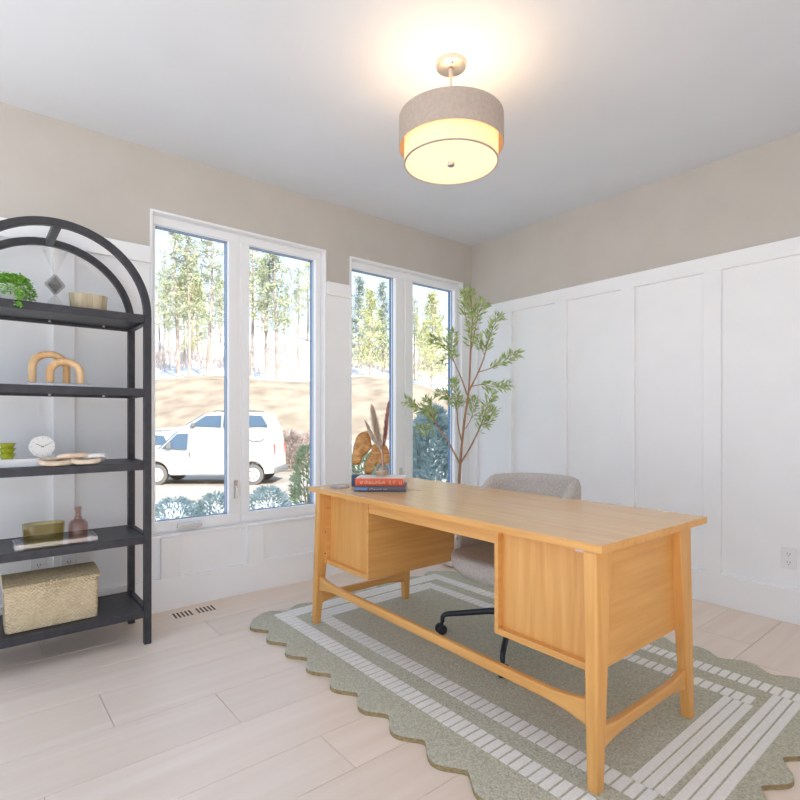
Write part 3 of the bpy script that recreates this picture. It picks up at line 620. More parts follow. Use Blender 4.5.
for a, ro_, dn in strands:
    d_ = Vector((math.cos(a), math.sin(a), 0)); end = max(0.012, 0.105-dn)
    pts = bez([tuple(d_*0.012+Vector((0, 0, 0.08))), tuple(d_*0.035+Vector((0, 0, 0.125))), tuple(d_*0.062+Vector((0, 0, 0.115))), tuple(d_*(0.066+ro_*0.2)+Vector((0, 0, (0.1+end)/2))), tuple(d_*(0.07+ro_*0.2)+Vector((0, 0, end)))], 7)
    for p in pts:
        for q in range(4): sprout(p+Vector((rr.gauss(0, .006), rr.gauss(0, .006), rr.gauss(0, .005))), 0.0055)
for k in range(260):
    a = rr.uniform(0, 2*PI); q = 0.055*math.sqrt(rr.random()); sprout(Vector((q*math.cos(a), q*math.sin(a), 0.128-q*q*6+rr.gauss(0, .004))), 0.006)
for p in bez([(0.02, -0.07, 0.09), (0.025, -0.12, 0.03), (0.022, -0.152, 0.012), (0.022, -0.158, -0.02), (0.022, -0.157, -0.028)], 8):
    for q in range(5): sprout(p+Vector((rr.gauss(0, .006), rr.gauss(0, .003)-0.004, rr.gauss(0, .005))), 0.0055)
m.build('leaves', 'sprout_leaf', tp, fix=False)['kind'] = 'stuff'
hg = thing('glass_hourglass', 'clear glass hourglass ornament with smoky diamond centre on the top shelf', 'ornament', (-3.255, -0.30, z1))
MB().lathe([(0.0005, 0.0), (0.05, 0.0), (0.052, 0.004), (0.050, 0.010), (0.007, 0.0775), (0.004, 0.0775), (0.045, 0.011), (0.0005, 0.008)], 28).build('lower_cone', 'clear_glass', hg, smooth=40)
MB().lathe([(0.0005, 0.078), (0.007, 0.078), (0.041, 0.118), (0.043, 0.125), (0.041, 0.132), (0.007, 0.172), (0.0005, 0.172)], 10).build('centre_bead', 'smoke_glass', hg)
MB().lathe([(0.0005, 0.085), (0.028, 0.12), (0.028, 0.13), (0.0005, 0.165)], 8).build('core', 'smoke_glass', hg)
MB().lathe([(0.007, 0.1725), (0.051, 0.282), (0.054, 0.290), (0.050, 0.293), (0.046, 0.284), (0.004, 0.180), (0.0005, 0.1725)], 28).build('upper_cone', 'clear_glass', hg, smooth=40)
def lobes(ax): return lambda a: 1.0/math.sqrt((math.cos(a)/1.0)**2+(math.sin(a)/0.66)**2)*(1-0.13*math.exp(-((abs(math.sin(a))-1)/0.16)**2))
def bowl(name, label, loc, rad, h, mat, rz=0.0, ribs=0):
    b = thing(name, label, 'bowl', loc, rz); lb = lobes(0)
    md = (lambda a: lb(a)*(1+ribs*math.cos(26*a)))
    MB().lathe([(0.001, 0), (rad*0.88, 0), (rad*0.93, 0.004), (rad, h), (rad*0.94, h), (rad*0.87, 0.012), (0.001, 0.010)], 104, mod=md).build('bowl_wall', mat, b, smooth=50)
    MB().loft([[(rad*f*md(a)*math.cos(a), rad*f*md(a)*math.sin(a), z) for a in [2*PI*j/104 for j in range(104)]] for f, z in ((1.012, h+0.0002), (1.012, h+0.003), (0.93, h+0.003), (0.93, h+0.0002))], closed=True).build('rim', mat, b, smooth=40)
    return b
bowl('wavy_bowl', 'ribbed tan two-lobed bowl on the top shelf', (-3.12, -0.34, z1), 0.083, 0.082, 'tan_ceramic', ribs=0.012)

# shelf 2: arch ornament
z2 = ZS[1]+0.0008
ar = thing('arch_ornament', 'two bent wooden arches on a clear acrylic base, second shelf', 'ornament', (-3.25, -0.375, z2))
MB().box(-0.128, 0.132, -0.055, 0.055, 0, 0.016).build('acrylic_base', 'acrylic', ar, bevel=0.002)
def archpts(xa, xb, h, y):
    r = (xb-xa)/2; c = (xa+xb)/2; return [(xa, y, 0.0165), (xa, y, h-r*0.9)]+[(c-r*math.cos(PI*k/16), y, h-r*0.9+r*0.9*math.sin(PI*k/16)) for k in range(1, 16)]+[(xb, y, h-r*0.9), (xb, y, 0.0165)]
MB().tube(archpts(-0.10, 0.036, 0.152, 0.022), 0.0165, 14).build('arch', 'arch_wood', ar, smooth=50)
MB().tube(archpts(-0.035, 0.087, 0.118, -0.022), 0.0165, 14).build('arch', 'arch_wood', ar, smooth=50)

# shelf 3: white box, bowls, clock, wooden chain
z3 = ZS[2]+0.0008
wb = thing('white_book', 'thick white book lying flat under the clock, third shelf', 'book', (-3.45, -0.29, z3))
MB().box(-0.17, 0.18, -0.095, 0.10, 0, 0.003).build('cover', 'ceramic_white', wb); MB().box(-0.17, 0.18, -0.095, 0.10, 0.033, 0.036).build('cover', 'ceramic_white', wb)
MB().box(-0.17, 0.18, -0.098, -0.0945, 0, 0.036).build('spine', 'ceramic_white', wb, bevel=0.001); MB().box(-0.166, 0.176, -0.094, 0.096, 0.003, 0.033).build('pages', 'paper', wb)
for k, nm in enumerate(('lowest', 'middle', 'topmost')):
    b = thing('lime_bowl', 'small lime green bowl, %s of the stack of three' % nm, 'bowl', (-3.443, -0.35, z3+0.0362+0.0232*k), 0, 'stacked lime bowls')
    MB().lathe([(0.0005, 0), (0.020, 0), (0.021, 0.003), (0.031, 0.021), (0.034, 0.026), (0.031, 0.026), (0.027, 0.018), (0.018, 0.0225 if k < 0 else 0.006), (0.0005, 0.005)], 28).build('bowl_body', 'lime_glaze', b, smooth=50)
    MB().lathe([(0.0335, 0.0262), (0.0345, 0.0255), (0.0345, 0.0225), (0.0335, 0.0225)], 28, closed=True).build('rim', 'lime_glaze', b, smooth=50) if k == 2 else None
ck = thing('table_clock', 'round white table clock with dark hands on the white book', 'clock', (-3.312, -0.375, z3))
czc = 0.082; rcl = 0.052
def dsk(r, y0, y1, n=40): return [[(r*math.cos(2*PI*k/n), y, czc+r*math.sin(2*PI*k/n)) for k in range(n)] for y in (y0, y1)]
ck.location = (-3.375, -0.36, z3+0.0362-0.030+0.0); ck.location = (-3.308, -0.33, z3+0.0362-(czc-rcl))
MB().loft(dsk(rcl, 0.0, 0.03)).build('case', 'ceramic_white', ck, bevel=0.003, smooth=40)
MB().loft(dsk(rcl*0.9, -0.0012, -0.0002)).build('dial', 'paper', ck, smooth=40)
def hand(ang_, ln, wd):
    d_ = Vector((math.sin(ang_), 0, math.cos(ang_))); n_ = Vector((d_.z, 0, -d_.x))*wd; c0 = Vector((0, -0.0016, czc))-d_*0.006; c1 = Vector((0, -0.0016, czc))+d_*ln
    o_ = Vector((0, -0.001, 0)); m = MB(); m.hexa([c0-n_, c0+n_, c1+n_*.6, c1-n_*.6, c0-n_+o_, c0+n_+o_, c1+n_*.6+o_, c1-n_*.6+o_]); return m
hand(math.radians(-62), 0.03, 0.0016).build('hand', 'clock_ink', ck); hand(math.radians(64), 0.04, 0.0012).build('hand', 'clock_ink', ck)
m = MB()
for k in range(12):
    a = 2*PI*k/12; d_ = Vector((math.sin(a), 0, math.cos(a))); n_ = Vector((d_.z, 0, -d_.x))*0.0007; c0 = Vector((0, -0.0014, czc))+d_*0.040; c1 = c0+d_*0.005; o_ = Vector((0, -0.0006, 0))
    m.hexa([c0-n_, c0+n_, c1+n_, c1-n_, c0-n_+o_, c0+n_+o_, c1+n_+o_, c1-n_+o_])
m.build('hour_marks', 'clock_ink', ck)
wc = thing('wooden_chain', 'pale wooden chain of chunky links lying on the third shelf', 'ornament', (-3.19, -0.425, z3))
def link(c, L_, W_, rz, tx, r=0.0115):
    pts = []; n = 28; M = Matrix.Translation(c) @ Matrix.Rotation(rz, 4, 'Z') @ Matrix.Rotation(tx, 4, 'X')
    for k in range(n):
        a = 2*PI*k/n; x, y = sup(a, L_/2, W_/2, 2.6); pts.append(M @ Vector((x, y, 0)))
    return MB().tube(pts, r, 12, closed=True)
for c, L_, W_, rz, tx, mt in (((-0.075, 0.0, 0.0225), 0.12, 0.06, 0.10, 0.30, 'chain_wood'), ((-0.005, 0.01, 0.034), 0.12, 0.06, -0.05, -0.5, 'chain_wood'), ((0.045, -0.005, 0.0225), 0.11, 0.055, 0.15, 0.25, 'chain_wood'), ((0.085, 0.012, 0.031), 0.085, 0.05, 0.12, -0.5, 'ceramic_white')):
    link(c, L_, W_, rz, tx).build('link', mt, wc, smooth=60)

# shelf 4: tray, olive bowl, bottle
z4 = ZS[3]+0.0008
tr = thing('acrylic_tray', 'clear acrylic tray on the fourth shelf', 'tray', (-3.258, -0.36, z4))
m = MB(); m.box(-0.163, 0.163, -0.075, 0.075, 0, 0.006); m.build('tray_floor', 'acrylic', tr)
for a in ((-0.163, 0.163, -0.075, -0.069), (-0.163, 0.163, 0.069, 0.075), (-0.163, -0.157, -0.069, 0.069), (0.157, 0.163, -0.069, 0.069)): MB().box(*a, 0.006, 0.026).build('tray_side', 'acrylic', tr, bevel=0.001)
bowl('wavy_bowl', 'olive green glass two-lobed bowl on the clear tray', (-3.305, -0.355, z4+0.0064), 0.084, 0.094, 'olive_glass', ribs=0.0)
bt = thing('glass_bottle', 'mauve glass bottle with narrow neck on the clear tray', 'bottle', (-3.165, -0.345, z4+0.0064))
MB().lathe([(0.0005, 0), (0.038, 0), (0.042, 0.005), (0.043, 0.055), (0.040, 0.078), (0.03, 0.092), (0.017, 0.098), (0.014, 0.105), (0.013, 0.142), (0.016, 0.146), (0.016, 0.157), (0.012, 0.157), (0.010, 0.14), (0.010, 0.105), (0.036, 0.078), (0.039, 0.055), (0.038, 0.008), (0.0005, 0.006)], 32).build('bottle_body', 'mauve_glass', bt, smooth=50)
MB().lathe([(0.0145, 0.104), (0.0165, 0.104), (0.0165, 0.109), (0.0145, 0.109)], 24, closed=True).build('collar', 'mauve_glass', bt, smooth=50)

# shelf 5: wicker basket, white vase at frame edge
z5 = ZS[4]+0.0008
bk = thing('wicker_basket', 'pale woven wicker basket with hinged lid on the bottom shelf', 'basket', (-3.272, -0.315, z5))
def rrect(hx, hy, z, r=0.018, wob=0.0, ph=0):
    o_ = []
    for cx_, cy_, a0 in ((hx-r, hy-r, 0), (-hx+r, hy-r, PI/2), (-hx+r, -hy+r, PI), (hx-r, -hy+r, 3*PI/2)):
        for k in range(5): a = a0+PI/2*k/4; o_.append((cx_+r*math.cos(a), cy_+r*math.sin(a), z))
    # densify for weave relief
    out = []; n = len(o_)
    for i in range(n):
        p, q = Vector(o_[i]), Vector(o_[(i+1) % n]); L_ = (q-p).length; c = max(1, int(L_/0.008))
        for k in range(c):
            s_ = p.lerp(q, k/c); out.append(s_)
    res = []
    for i, p in enumerate(out):
        d_ = Vector((p.x/hx, p.y/hy, 0)).normalized(); res.append(tuple(p+d_*(wob*math.cos(PI*(i+ph)))))
    return res
rings = []; nrow = 26
for k in range(nrow*2+1):
    u = k/(nrow*2); z = 0.003+0.198*u; rings.append(rrect(0.181+0.004*u, 0.095+0.003*u, z, 0.02, 0.0016 if k % 2 else 0.0003, (k//2) % 2))
# fixed point count: use the first ring's count
mn = min(len(r) for r in rings); rings = [r[:mn] if len(r) == mn else [r[int(i*len(r)/mn)] for i in range(mn)] for r in rings]
MB().loft(rings).build('basket_body', 'wicker', bk, smooth=70)
lid = MB(); rings = []
for k in range(41):
    x = -0.19+0.38*k/40; e = 0.002*(k % 2); pr = [(-0.104, 0.198), (-0.105, 0.212), (-0.07, 0.220+e), (-0.02, 0.228+e), (0.04, 0.232+e), (0.085, 0.230), (0.10, 0.222), (0.102, 0.203), (0.0, 0.2035), (-0.09, 0.2025)]
    rings.append([(x, y, z) for y, z in pr])
lid.loft(rings).build('lid', 'wicker_lid', bk, smooth=70)
m = MB()
for k in range(60): 
    x = -0.19+0.38*k/60; m.box(x, x+0.0045, -0.109, -0.1045, 0.1985+0.002*(k % 2), 0.2125)
m.build('lid_border', 'wicker', bk)
m = MB(); m.tube([(-0.035, -0.107, 0.214), (-0.035, -0.110, 0.19), (0.035, -0.110, 0.19), (0.035, -0.107, 0.214)], 0.0035, 8); m.tube([(-0.012, -0.107, 0.22), (-0.012, -0.1145, 0.182), (0.012, -0.1145, 0.182), (0.012, -0.107, 0.22)], 0.003, 8)
m.tube([(-0.04, -0.117, 0.176), (0.04, -0.117, 0.180)], 0.0045, 8); m.build('latch', 'wicker', bk, smooth=50)
wv = thing('white_vase', 'white vase at the left photo edge beside the basket', 'vase', (-3.535, -0.36, z5))
MB().lathe([(0.0005, 0), (0.035, 0), (0.055, 0.03), (0.064, 0.09), (0.060, 0.15), (0.04, 0.20), (0.03, 0.215), (0.034, 0.235), (0.029, 0.235), (0.025, 0.214), (0.0005, 0.19)], 28).build('vase_body', 'ceramic_white', wv, smooth=50)
MB().lathe([(0.0285, 0.2352), (0.0345, 0.2352), (0.0345, 0.2385), (0.0285, 0.2385)], 28, closed=True).build('rim', 'ceramic_white', wv, smooth=50)

# ------------------------------------------------------------------ olive tree in the corner
ot = thing('olive_tree', 'slender potted olive tree between the desk and the room corner', 'plant', (-0.60, -0.435, 0), math.atan2(RT.y, RT.x))
MB().lathe([(0.0005, 0), (0.11, 0), (0.14, 0.02), (0.165, 0.26), (0.17, 0.30), (0.155, 0.30), (0.15, 0.255), (0.0005, 0.25)], 32).build('pot', 'pot_glaze', ot, smooth=50)
MB().lathe([(0.0005, 0.2505), (0.148, 0.2555), (0.15, 0.275), (0.0005, 0.28)], 24).build('soil', 'soil', ot, smooth=50)
rr = random.Random(21)
BR = [  # (points (l, y, z), r0, r1, leaf start)
 ([(0, 0, 0.27), (-0.005, 0, 0.55), (0.006, 0, 0.79), (0.035, 0.0, 1.1), (0.072, -0.01, 1.37), (0.09, 0, 1.72), (0.10, 0.0, 1.95), (0.082, 0, 2.16)], 0.014, 0.003, 0.86),
 ([(0.004, 0, 0.79), (-0.08, 0.02, 0.95), (-0.17, 0.03, 1.09), (-0.24, 0.03, 1.20), (-0.34, 0.03, 1.24), (-0.42, 0.03, 1.29)], 0.008, 0.002, 0.55),
 ([(-0.19, 0.03, 1.12), (-0.23, 0.0, 1.08), (-0.28, -0.02, 1.06), (-0.33, -0.02, 1.06)], 0.003, 0.0015, 0.2),
 ([(-0.20, 0.03, 1.15), (-0.22, 0.06, 1.24), (-0.26, 0.07, 1.31)], 0.003, 0.0015, 0.2),
 ([(0.006, 0, 0.79), (0.085, -0.03, 0.93), (0.165, -0.04, 1.10), (0.20, -0.05, 1.22), (0.25, -0.05, 1.34)], 0.008, 0.002, 0.5),
 ([(0.165, -0.04, 1.09), (0.22, -0.07, 1.13), (0.26, -0.08, 1.22)], 0.003, 0.0015, 0.2),
 ([(0.02, 0, 0.95), (-0.01, 0.02, 1.10), (-0.02, 0.03, 1.22), (-0.06, 0.05, 1.30), (-0.10, 0.05, 1.33), (-0.17, 0.05, 1.35)], 0.006, 0.002, 0.5),
 ([(-0.02, 0.03, 1.21), (0.0, 0.05, 1.28), (-0.04, 0.05, 1.40), (-0.05, 0.05, 1.45)], 0.003, 0.0015, 0.15),
 ([(0.065, 0, 1.32), (0.02, 0.03, 1.46), (-0.03, 0.05, 1.58), (-0.07, 0.06, 1.69), (-0.14, 0.06, 1.76), (-0.21, 0.05, 1.79)], 0.006, 0.002, 0.55),
 ([(-0.04, 0.05, 1.6), (-0.09, 0.02, 1.62), (-0.15, 0.0, 1.60)], 0.003, 0.0015, 0.2),
 ([(-0.06, 0.05, 1.66), (-0.05, 0.07, 1.76), (-0.045, 0.08, 1.84)], 0.003, 0.0015, 0.2),
 ([(0.072, -0.01, 1.36), (0.13, -0.03, 1.48), (0.18, -0.04, 1.60), (0.21, -0.04, 1.72), (0.25, -0.04, 1.84), (0.31, -0.04, 1.95)], 0.007, 0.002, 0.62),
 ([(0.15, -0.03, 1.51), (0.22, -0.06, 1.53), (0.31, -0.08, 1.57), (0.38, -0.09, 1.63), (0.45, -0.09, 1.65)], 0.004, 0.0015, 0.35),
 ([(0.10, -0.02, 1.40), (0.18, -0.05, 1.41), (0.28, -0.07, 1.39), (0.38, -0.08, 1.41)], 0.004, 0.0015, 0.3),
 ([(0.19, -0.04, 1.64), (0.15, -0.06, 1.72), (0.13, -0.06, 1.78)], 0.003, 0.0015, 0.2),
 ([(0.09, 0, 1.68), (0.12, -0.02, 1.84), (0.15, -0.03, 1.98), (0.19, -0.03, 2.05)], 0.004, 0.0015, 0.55),
 ([(0.095, 0, 1.86), (0.05, 0.02, 1.95), (0.04, 0.03, 2.06), (0.05, 0.03, 2.14)], 0.003, 0.0015, 0.4),
 ([(0.03, 0, 1.05), (0.09, 0.04, 1.13), (0.12, 0.05, 1.24), (0.10, 0.05, 1.30)], 0.003, 0.0015, 0.45),
]
br = MB(); lv = MB()
for pts, r0, r1, ls in BR:
    ls = ls*0.82
    P_ = bez(pts, 7); n = len(P_); br.tube(P_, [r0+(r1-r0)*i/(n-1) for i in range(n)], 8)
    L_ = sum((P_[i+1]-P_[i]).length for i in range(n-1)); nl = int(L_*(1-ls)/0.0034)+12
    for k in range(nl):
        u = ls+(1-ls)*(k+rr.random())/nl; i = min(int(u*(n-1)), n-2); c = P_[i].lerp(P_[i+1], u*(n-1)-i); t = (P_[i+1]-P_[i]).normalized()
        a = rr.uniform(0, 2*PI); o1 = t.orthogonal().normalized(); o2 = t.cross(o1); sdv = o1*math.cos(a)+o2*math.sin(a)
        c = c+sdv*rr.uniform(0.0, 0.022); d_ = (t*rr.uniform(0.3, 1.0)+sdv*rr.uniform(0.6, 1.0)+Vector((0, 0, rr.uniform(-.2, .25)))).normalized(); ll = rr.uniform(0.042, 0.072); wdt = d_.cross(Vector((rr.gauss(0, 1), rr.gauss(0, 1), rr.gauss(0, 1)))).normalized()*ll*rr.uniform(0.11, 0.15)
        nn = d_.cross(wdt).normalized()*ll*0.04
        lv.quad(c, c+d_*ll*0.45+wdt+nn, c+d_*ll, c+d_*ll*0.45-wdt+nn)
br.build('branches', 'olive_bark', ot, smooth=60); lv.build('leaves', 'olive_leaf', ot, fix=False)['kind'] = 'stuff'

# ------------------------------------------------------------------ outdoors
def W_(l, d, z=0.0): p = CAM+RT*l+FW*d; return Vector((p.x, p.y, z))
def lerp_tab(tab, d):
    if d <= tab[0][0]: return tab[0][1]
    for (a, za), (b, zb) in zip(tab[:-1], tab[1:]):
        if d <= b: t = (d-a)/(b-a); return za+(zb-za)*t
    return tab[-1][1]
HT = [(0, -0.75), (8, -0.95), (14, -1.15), (22, -1.2), (25.5, -0.6), (28, -0.25), (30, 0.1), (34, 1.7), (40, 4.0), (43, 4.55), (47, 4.9), (60, 8.0), (85, 15.0), (130, 22)]
def gz(l, d):
    z = lerp_tab(HT, d)
    if d > 30: z -= min(1.0, max(0, (l+3)/10))*1.3*min(1, (d-30)/8); z += 0.25*math.sin(l*0.45+d*0.2)
    return z
def terrain(name, mat, label, d0, d1, dl, dd):
    m = MB(); ls = []; l = -75.0
    while l <= 90: ls.append(l); l += dl
    ds = []; n = max(1, round((d1-d0)/dd)); ds = [d0+(d1-d0)*k/n for k in range(n+1)]
    for d in ds:
        for l in ls: m.v.append(tuple(W_(l, d, gz(l, d))))
    k = len(ls)
    for i in range(len(ds)-1):
        for j in range(k-1): m.f.append((i*k+j, i*k+j+1, (i+1)*k+j+1, (i+1)*k+j))
    return struct(m.build(name, mat, smooth=60), label, 'ground')
terrain('ground_yard', 'yard', 'shaded yard ground close outside the windows', -30, 14.5, 3, 3)
terrain('road', 'driveway', 'pale dirt street where the white van is parked', 14.5, 29.5, 2.5, 1.5)
terrain('ground_hillside', 'dry_grass', 'dry tan grass hillside beyond the cars', 29.5, 43, 1.5, 0.9)
terrain('ground_snow', 'snow', 'patchy snow under the pines on the upper hillside', 43, 130, 2.5, 2.5)

# ---- vehicles. local x = forward (to the left in the photo), y lateral, z up
def wheel(par, x, y, r, sg):
    w_ = MB().tube([(x, y-sg*0.10, r), (x, y-sg*0.09, r), (x, y+sg*0.09, r), (x, y+sg*0.10, r)], [r*0.9, r, r, r*0.9], 28).build('wheel', 'tyre', par, smooth=40)
    h_ = MB().tube([(x, y+sg*0.101, r), (x, y+sg*0.112, r)], [r*0.66, r*0.58], 24).build('hubcap', 'hubcap', w_, smooth=40)
    m = MB()
    for k in range(7): a = 2*PI*k/7; m.tube([(x+r*0.40*math.cos(a), y+sg*0.109, r+r*0.40*math.sin(a)), (x+r*0.40*math.cos(a), y+sg*0.1145, r+r*0.40*math.sin(a))], r*0.09, 8)
    m.build('hub_holes', 'car_trim', w_)
    return w_
def body(par, prof, hw, tumble, mat, zt, name='body'):
    # prof: (x, z) outline; cross-section narrows above zt
    ztop = max(z for x, z in prof); rings = []
    for s in (-1, 1):
        for ins, sc2 in (((0.0, 0.97), (0.05, 1.0)) if s < 0 else ((0.05, 1.0), (0.0, 0.97))):
            rings.append([(x*(0.985 if sc2 < 1 else 1.0), s*((hw if sc2 < 1 else hw-0.05)-tumble*max(0, (z-zt)/(ztop-zt))), z if sc2 == 1 else z*0.985+0.012) for x, z in prof])
    return MB().loft(rings).build(name, mat, par, smooth=35)
def sidepoly(par, pts, hw, tumble, zt, ztop, mat, name, off=0.006):
    obs = []
    for s in (-1, 1):
        def yy(z): return s*(hw-tumble*max(0, (z-zt)/(ztop-zt))+off)
        a = [(x, yy(z), z) for x, z in pts]; b = [(x, yy(z)-s*0.02, z) for x, z in pts]
        obs.append(MB().loft([a, b]).build(name, mat, par))
    return obs
van_dir = math.atan2(-RT.y, -RT.x)
def vroot(name, label, cat, l, d, z=None, rz=0.0): p = W_(l, d); return thing(name, label, cat, (p.x, p.y, gz(l, d) if z is None else z), van_dir+rz)
def arc(cx_, cz_, r, a0, a1, n=10): return [(cx_+r*math.cos(a0+(a1-a0)*k/n), cz_+r*math.sin(a0+(a1-a0)*k/n)) for k in range(n+1)]
van = vroot('cargo_van', 'white cargo van parked side-on in the street', 'van', -6.95, 19.6)
wr_ = 0.37; fx, rx = 1.72, -1.71
prof = [(2.62, 0.42), (2.68, 0.6), (2.66, 0.92), (2.55, 1.06), (1.75, 1.24), (1.62, 1.30), (0.98, 1.93), (0.80, 2.0), (-2.12, 2.02), (-2.36, 1.95), (-2.46, 1.2), (-2.48, 0.62), (-2.44, 0.42)] + \
       [(rx-0.46, 0.40)] + arc(rx, 0.40, 0.46, PI, 0, 12)[1:] + [(rx+0.5, 0.36), (fx-0.5, 0.36)] + arc(fx, 0.40, 0.46, PI, 0, 12)
body(van, prof, 1.0, 0.14, 'car_white', 1.2)
for x in (fx, rx):
    for s in (-1, 1): wheel(van, x, s*0.84, wr_, s)
sidepoly(van, [(1.52, 1.30), (1.02, 1.82), (0.62, 1.84), (0.62, 1.28)], 1.0, 0.14, 1.2, 2.04, 'car_glass', 'side_window')
MB().hexa([(1.72, -0.78, 1.27), (1.72, 0.78, 1.27), (1.05, 0.72, 1.90), (1.05, -0.72, 1.90), (1.75, -0.78, 1.29), (1.75, 0.78, 1.29), (1.08, 0.72, 1.92), (1.08, -0.72, 1.92)]).build('windshield', 'car_glass', van)
sidepoly(van, [(fx-0.5, 0.36), (rx+0.5, 0.36), (rx+0.5, 0.42), (fx-0.5, 0.42)], 1.0, 0.14, 1.2, 2.04, 'car_taupe_trim', 'side_sill', 0.0)
for x in (fx, rx): sidepoly(van, arc(x, 0.40, 0.50, 0, PI, 12)+arc(x, 0.40, 0.452, PI, 0, 12), 1.0, 0.14, 1.2, 2.04, 'car_taupe_trim', 'arch_trim', 0.004)
for x0 in (0.5, -0.62): sidepoly(van, [(x0, 0.5), (x0+0.018, 0.5), (x0+0.018, 1.9), (x0, 1.9)], 1.0, 0.14, 1.2, 2.04, 'car_taupe_trim', 'door_seam', -0.012)
sidepoly(van, [(0.50, 1.02), (0.54, 1.02), (0.54, 1.20), (0.50, 1.20)], 1.0, 0.14, 1.2, 2.04, 'car_trim', 'door_handle', 0.015)
for s in (-1, 1): MB().box(1.18, 1.34, s*1.02-0.05, s*1.02+0.05, 1.30, 1.52).build('mirror', 'car_trim', van, bevel=0.02)
bx('bumper', 'car_trim', van, (2.60, 2.78, -0.95, 0.95, 0.40, 0.58), bevel=0.03); bx('bumper', 'car_trim', van, (-2.58, -2.42, -0.95, 0.95, 0.42, 0.58), bevel=0.03)
for s in (-1, 1): bx('tail_light', 'tail_red', van, (-2.475, -2.43, s*0.86-0.05, s*0.86+0.05, 1.1, 1.45))
def logo(s):
    m = MB(); y = s*(1.0-0.14*(1.62-1.2)/0.84+0.004)
    pts = [(-1.55, 1.66), (-1.75, 1.55), (-1.85, 1.60), (-1.95, 1.555), (-2.1, 1.66), (-1.94, 1.60), (-1.85, 1.64), (-1.75, 1.60)]
    m.tube([(x, y, z) for x, z in pts[:5]], 0.022, 6); m.box(-2.1, -1.52, min(y, y-s*.012), max(y, y-s*.012), 1.43, 1.455); return m
for s in (-1, 1): logo(s).build('logo', 'logo_grey', van)
def suv(name, label, l, d, mat, rz=0.0, roof='car_white', z=None, sc2=(1, 1, 1)):
    v = vroot(name, label, 'car', l, d, z, rz); v.scale = sc2
    prof = [(2.35, 0.42), (2.42, 0.62), (2.38, 0.95), (2.2, 1.06), (1.15, 1.16), (0.42, 1.66), (0.2, 1.75), (-1.75, 1.76), (-2.15, 1.66), (-2.38, 1.1), (-2.42, 0.6), (-2.36, 0.42)] + [(-1.5-0.44, 0.40)] + arc(-1.5, 0.40, 0.42, PI, 0, 10) + arc(1.48, 0.40, 0.42, PI, 0, 10)
    body(v, prof, 0.95, 0.2, mat, 1.08)
    for x in (1.48, -1.5):
        for s in (-1, 1): wheel(v, x, s*0.80, 0.36, s)
    for pts in ([(0.95, 1.16), (0.36, 1.60), (-0.28, 1.62), (-0.28, 1.14)], [(-0.36, 1.14), (-0.36, 1.62), (-1.18, 1.63), (-1.3, 1.14)], [(-1.40, 1.14), (-1.28, 1.63), (-1.85, 1.60), (-2.12, 1.16)]): sidepoly(v, pts, 0.95, 0.2, 1.08, 1.76, 'car_glass', 'side_window')
    MB().hexa([(1.14, -0.76, 1.18), (1.14, 0.76, 1.18), (0.45, 0.70, 1.65), (0.45, -0.70, 1.65), (1.17, -0.76, 1.20), (1.17, 0.76, 1.20), (0.48, 0.70, 1.67), (0.48, -0.70, 1.67)]).build('windshield', 'car_glass', v)
    for s in (-1, 1): MB().tube([(0.1, s*0.66, 1.77), (0.0, s*0.66, 1.82), (-1.6, s*0.66, 1.83), (-1.7, s*0.66, 1.78)], 0.025, 6).build('roof_rail', 'car_trim', v, smooth=50)
    for s in (-1, 1): MB().box(0.72, 0.86, s*1.0-0.07, s*1.0+0.07, 1.14, 1.30).build('mirror', 'car_trim', v, bevel=0.02)
    bx('bumper', 'car_taupe_trim', v, (2.34, 2.47, -0.88, 0.88, 0.40, 0.58), bevel=0.03)
    return v
suv('suv', 'white suv with roof rails parked behind the cargo van', -9.05, 26.3, 'car_white', 0.05, sc2=(1.22, 1.05, 1.14))
suv('suv', 'white car glimpsed in front of the van nose at the street edge', -12.0, 23.6, 'car_white', 0.05, sc2=(0.86,)*3)

# ---- plants outdoors
def foliage(m, rr, c, r, n, ll, wd, flat=1.0):
    for k in range(n):
        while True:
            p = Vector((rr.uniform(-1, 1), rr.uniform(-1, 1), rr.uniform(-1, 1)))
            if p.length <= 1: break
        q = c+Vector((p.x*r, p.y*r, p.z*r*flat)); d_ = (p+Vector((rr.gauss(0, .5), rr.gauss(0, .5), rr.gauss(0, .5)))).normalized()
        s_ = d_.cross(Vector((rr.gauss(0, 1), rr.gauss(0, 1), rr.gauss(0, 1)))).normalized()*wd
        m.quad(q-s_, q+s_, q+d_*ll+s_*0.5, q+d_*ll-s_*0.5)
def pine_mesh(seed, Ht, low, spread, nb, npc, ll):
    rr = random.Random(seed); tk = MB(); lean = rr.uniform(-.03, .03)
    pts = [(lean*z+0.08*math.sin(z*0.5+seed), 0.06*math.cos(z*0.4+seed), z) for z in [Ht*k/8 for k in range(9)]]
    tk.tube(pts, [0.17*(1-0.85*k/8)*Ht/13 for k in range(9)], 8)
    fo = MB()
    for k in range(nb):
        u = low+(1-low)*(k+rr.random())/nb; z = Ht*u; a = rr.uniform(0, 2*PI); R_ = spread*(1-(u-low)/(1-low))**0.75*rr.uniform(0.45, 1.0)+0.18
        i = min(int(u*8), 7); b = Vector(pts[i]).lerp(Vector(pts[i+1]), u*8-i); d_ = Vector((math.cos(a), math.sin(a), rr.uniform(-.18, .25)))
        tk.tube([b, b+d_*R_*0.6, b+d_*R_+Vector((0, 0, 0.1))], [0.03*Ht/13, 0.02*Ht/13, 0.008], 4)
        for f in (0.5, 0.78, 1.0):
            if R_*f > 0.15: foliage(fo, rr, b+d_*R_*f, 0.30+0.16*R_*f, npc, ll, 0.045, 0.55)
    return tk, fo
VAR = {}
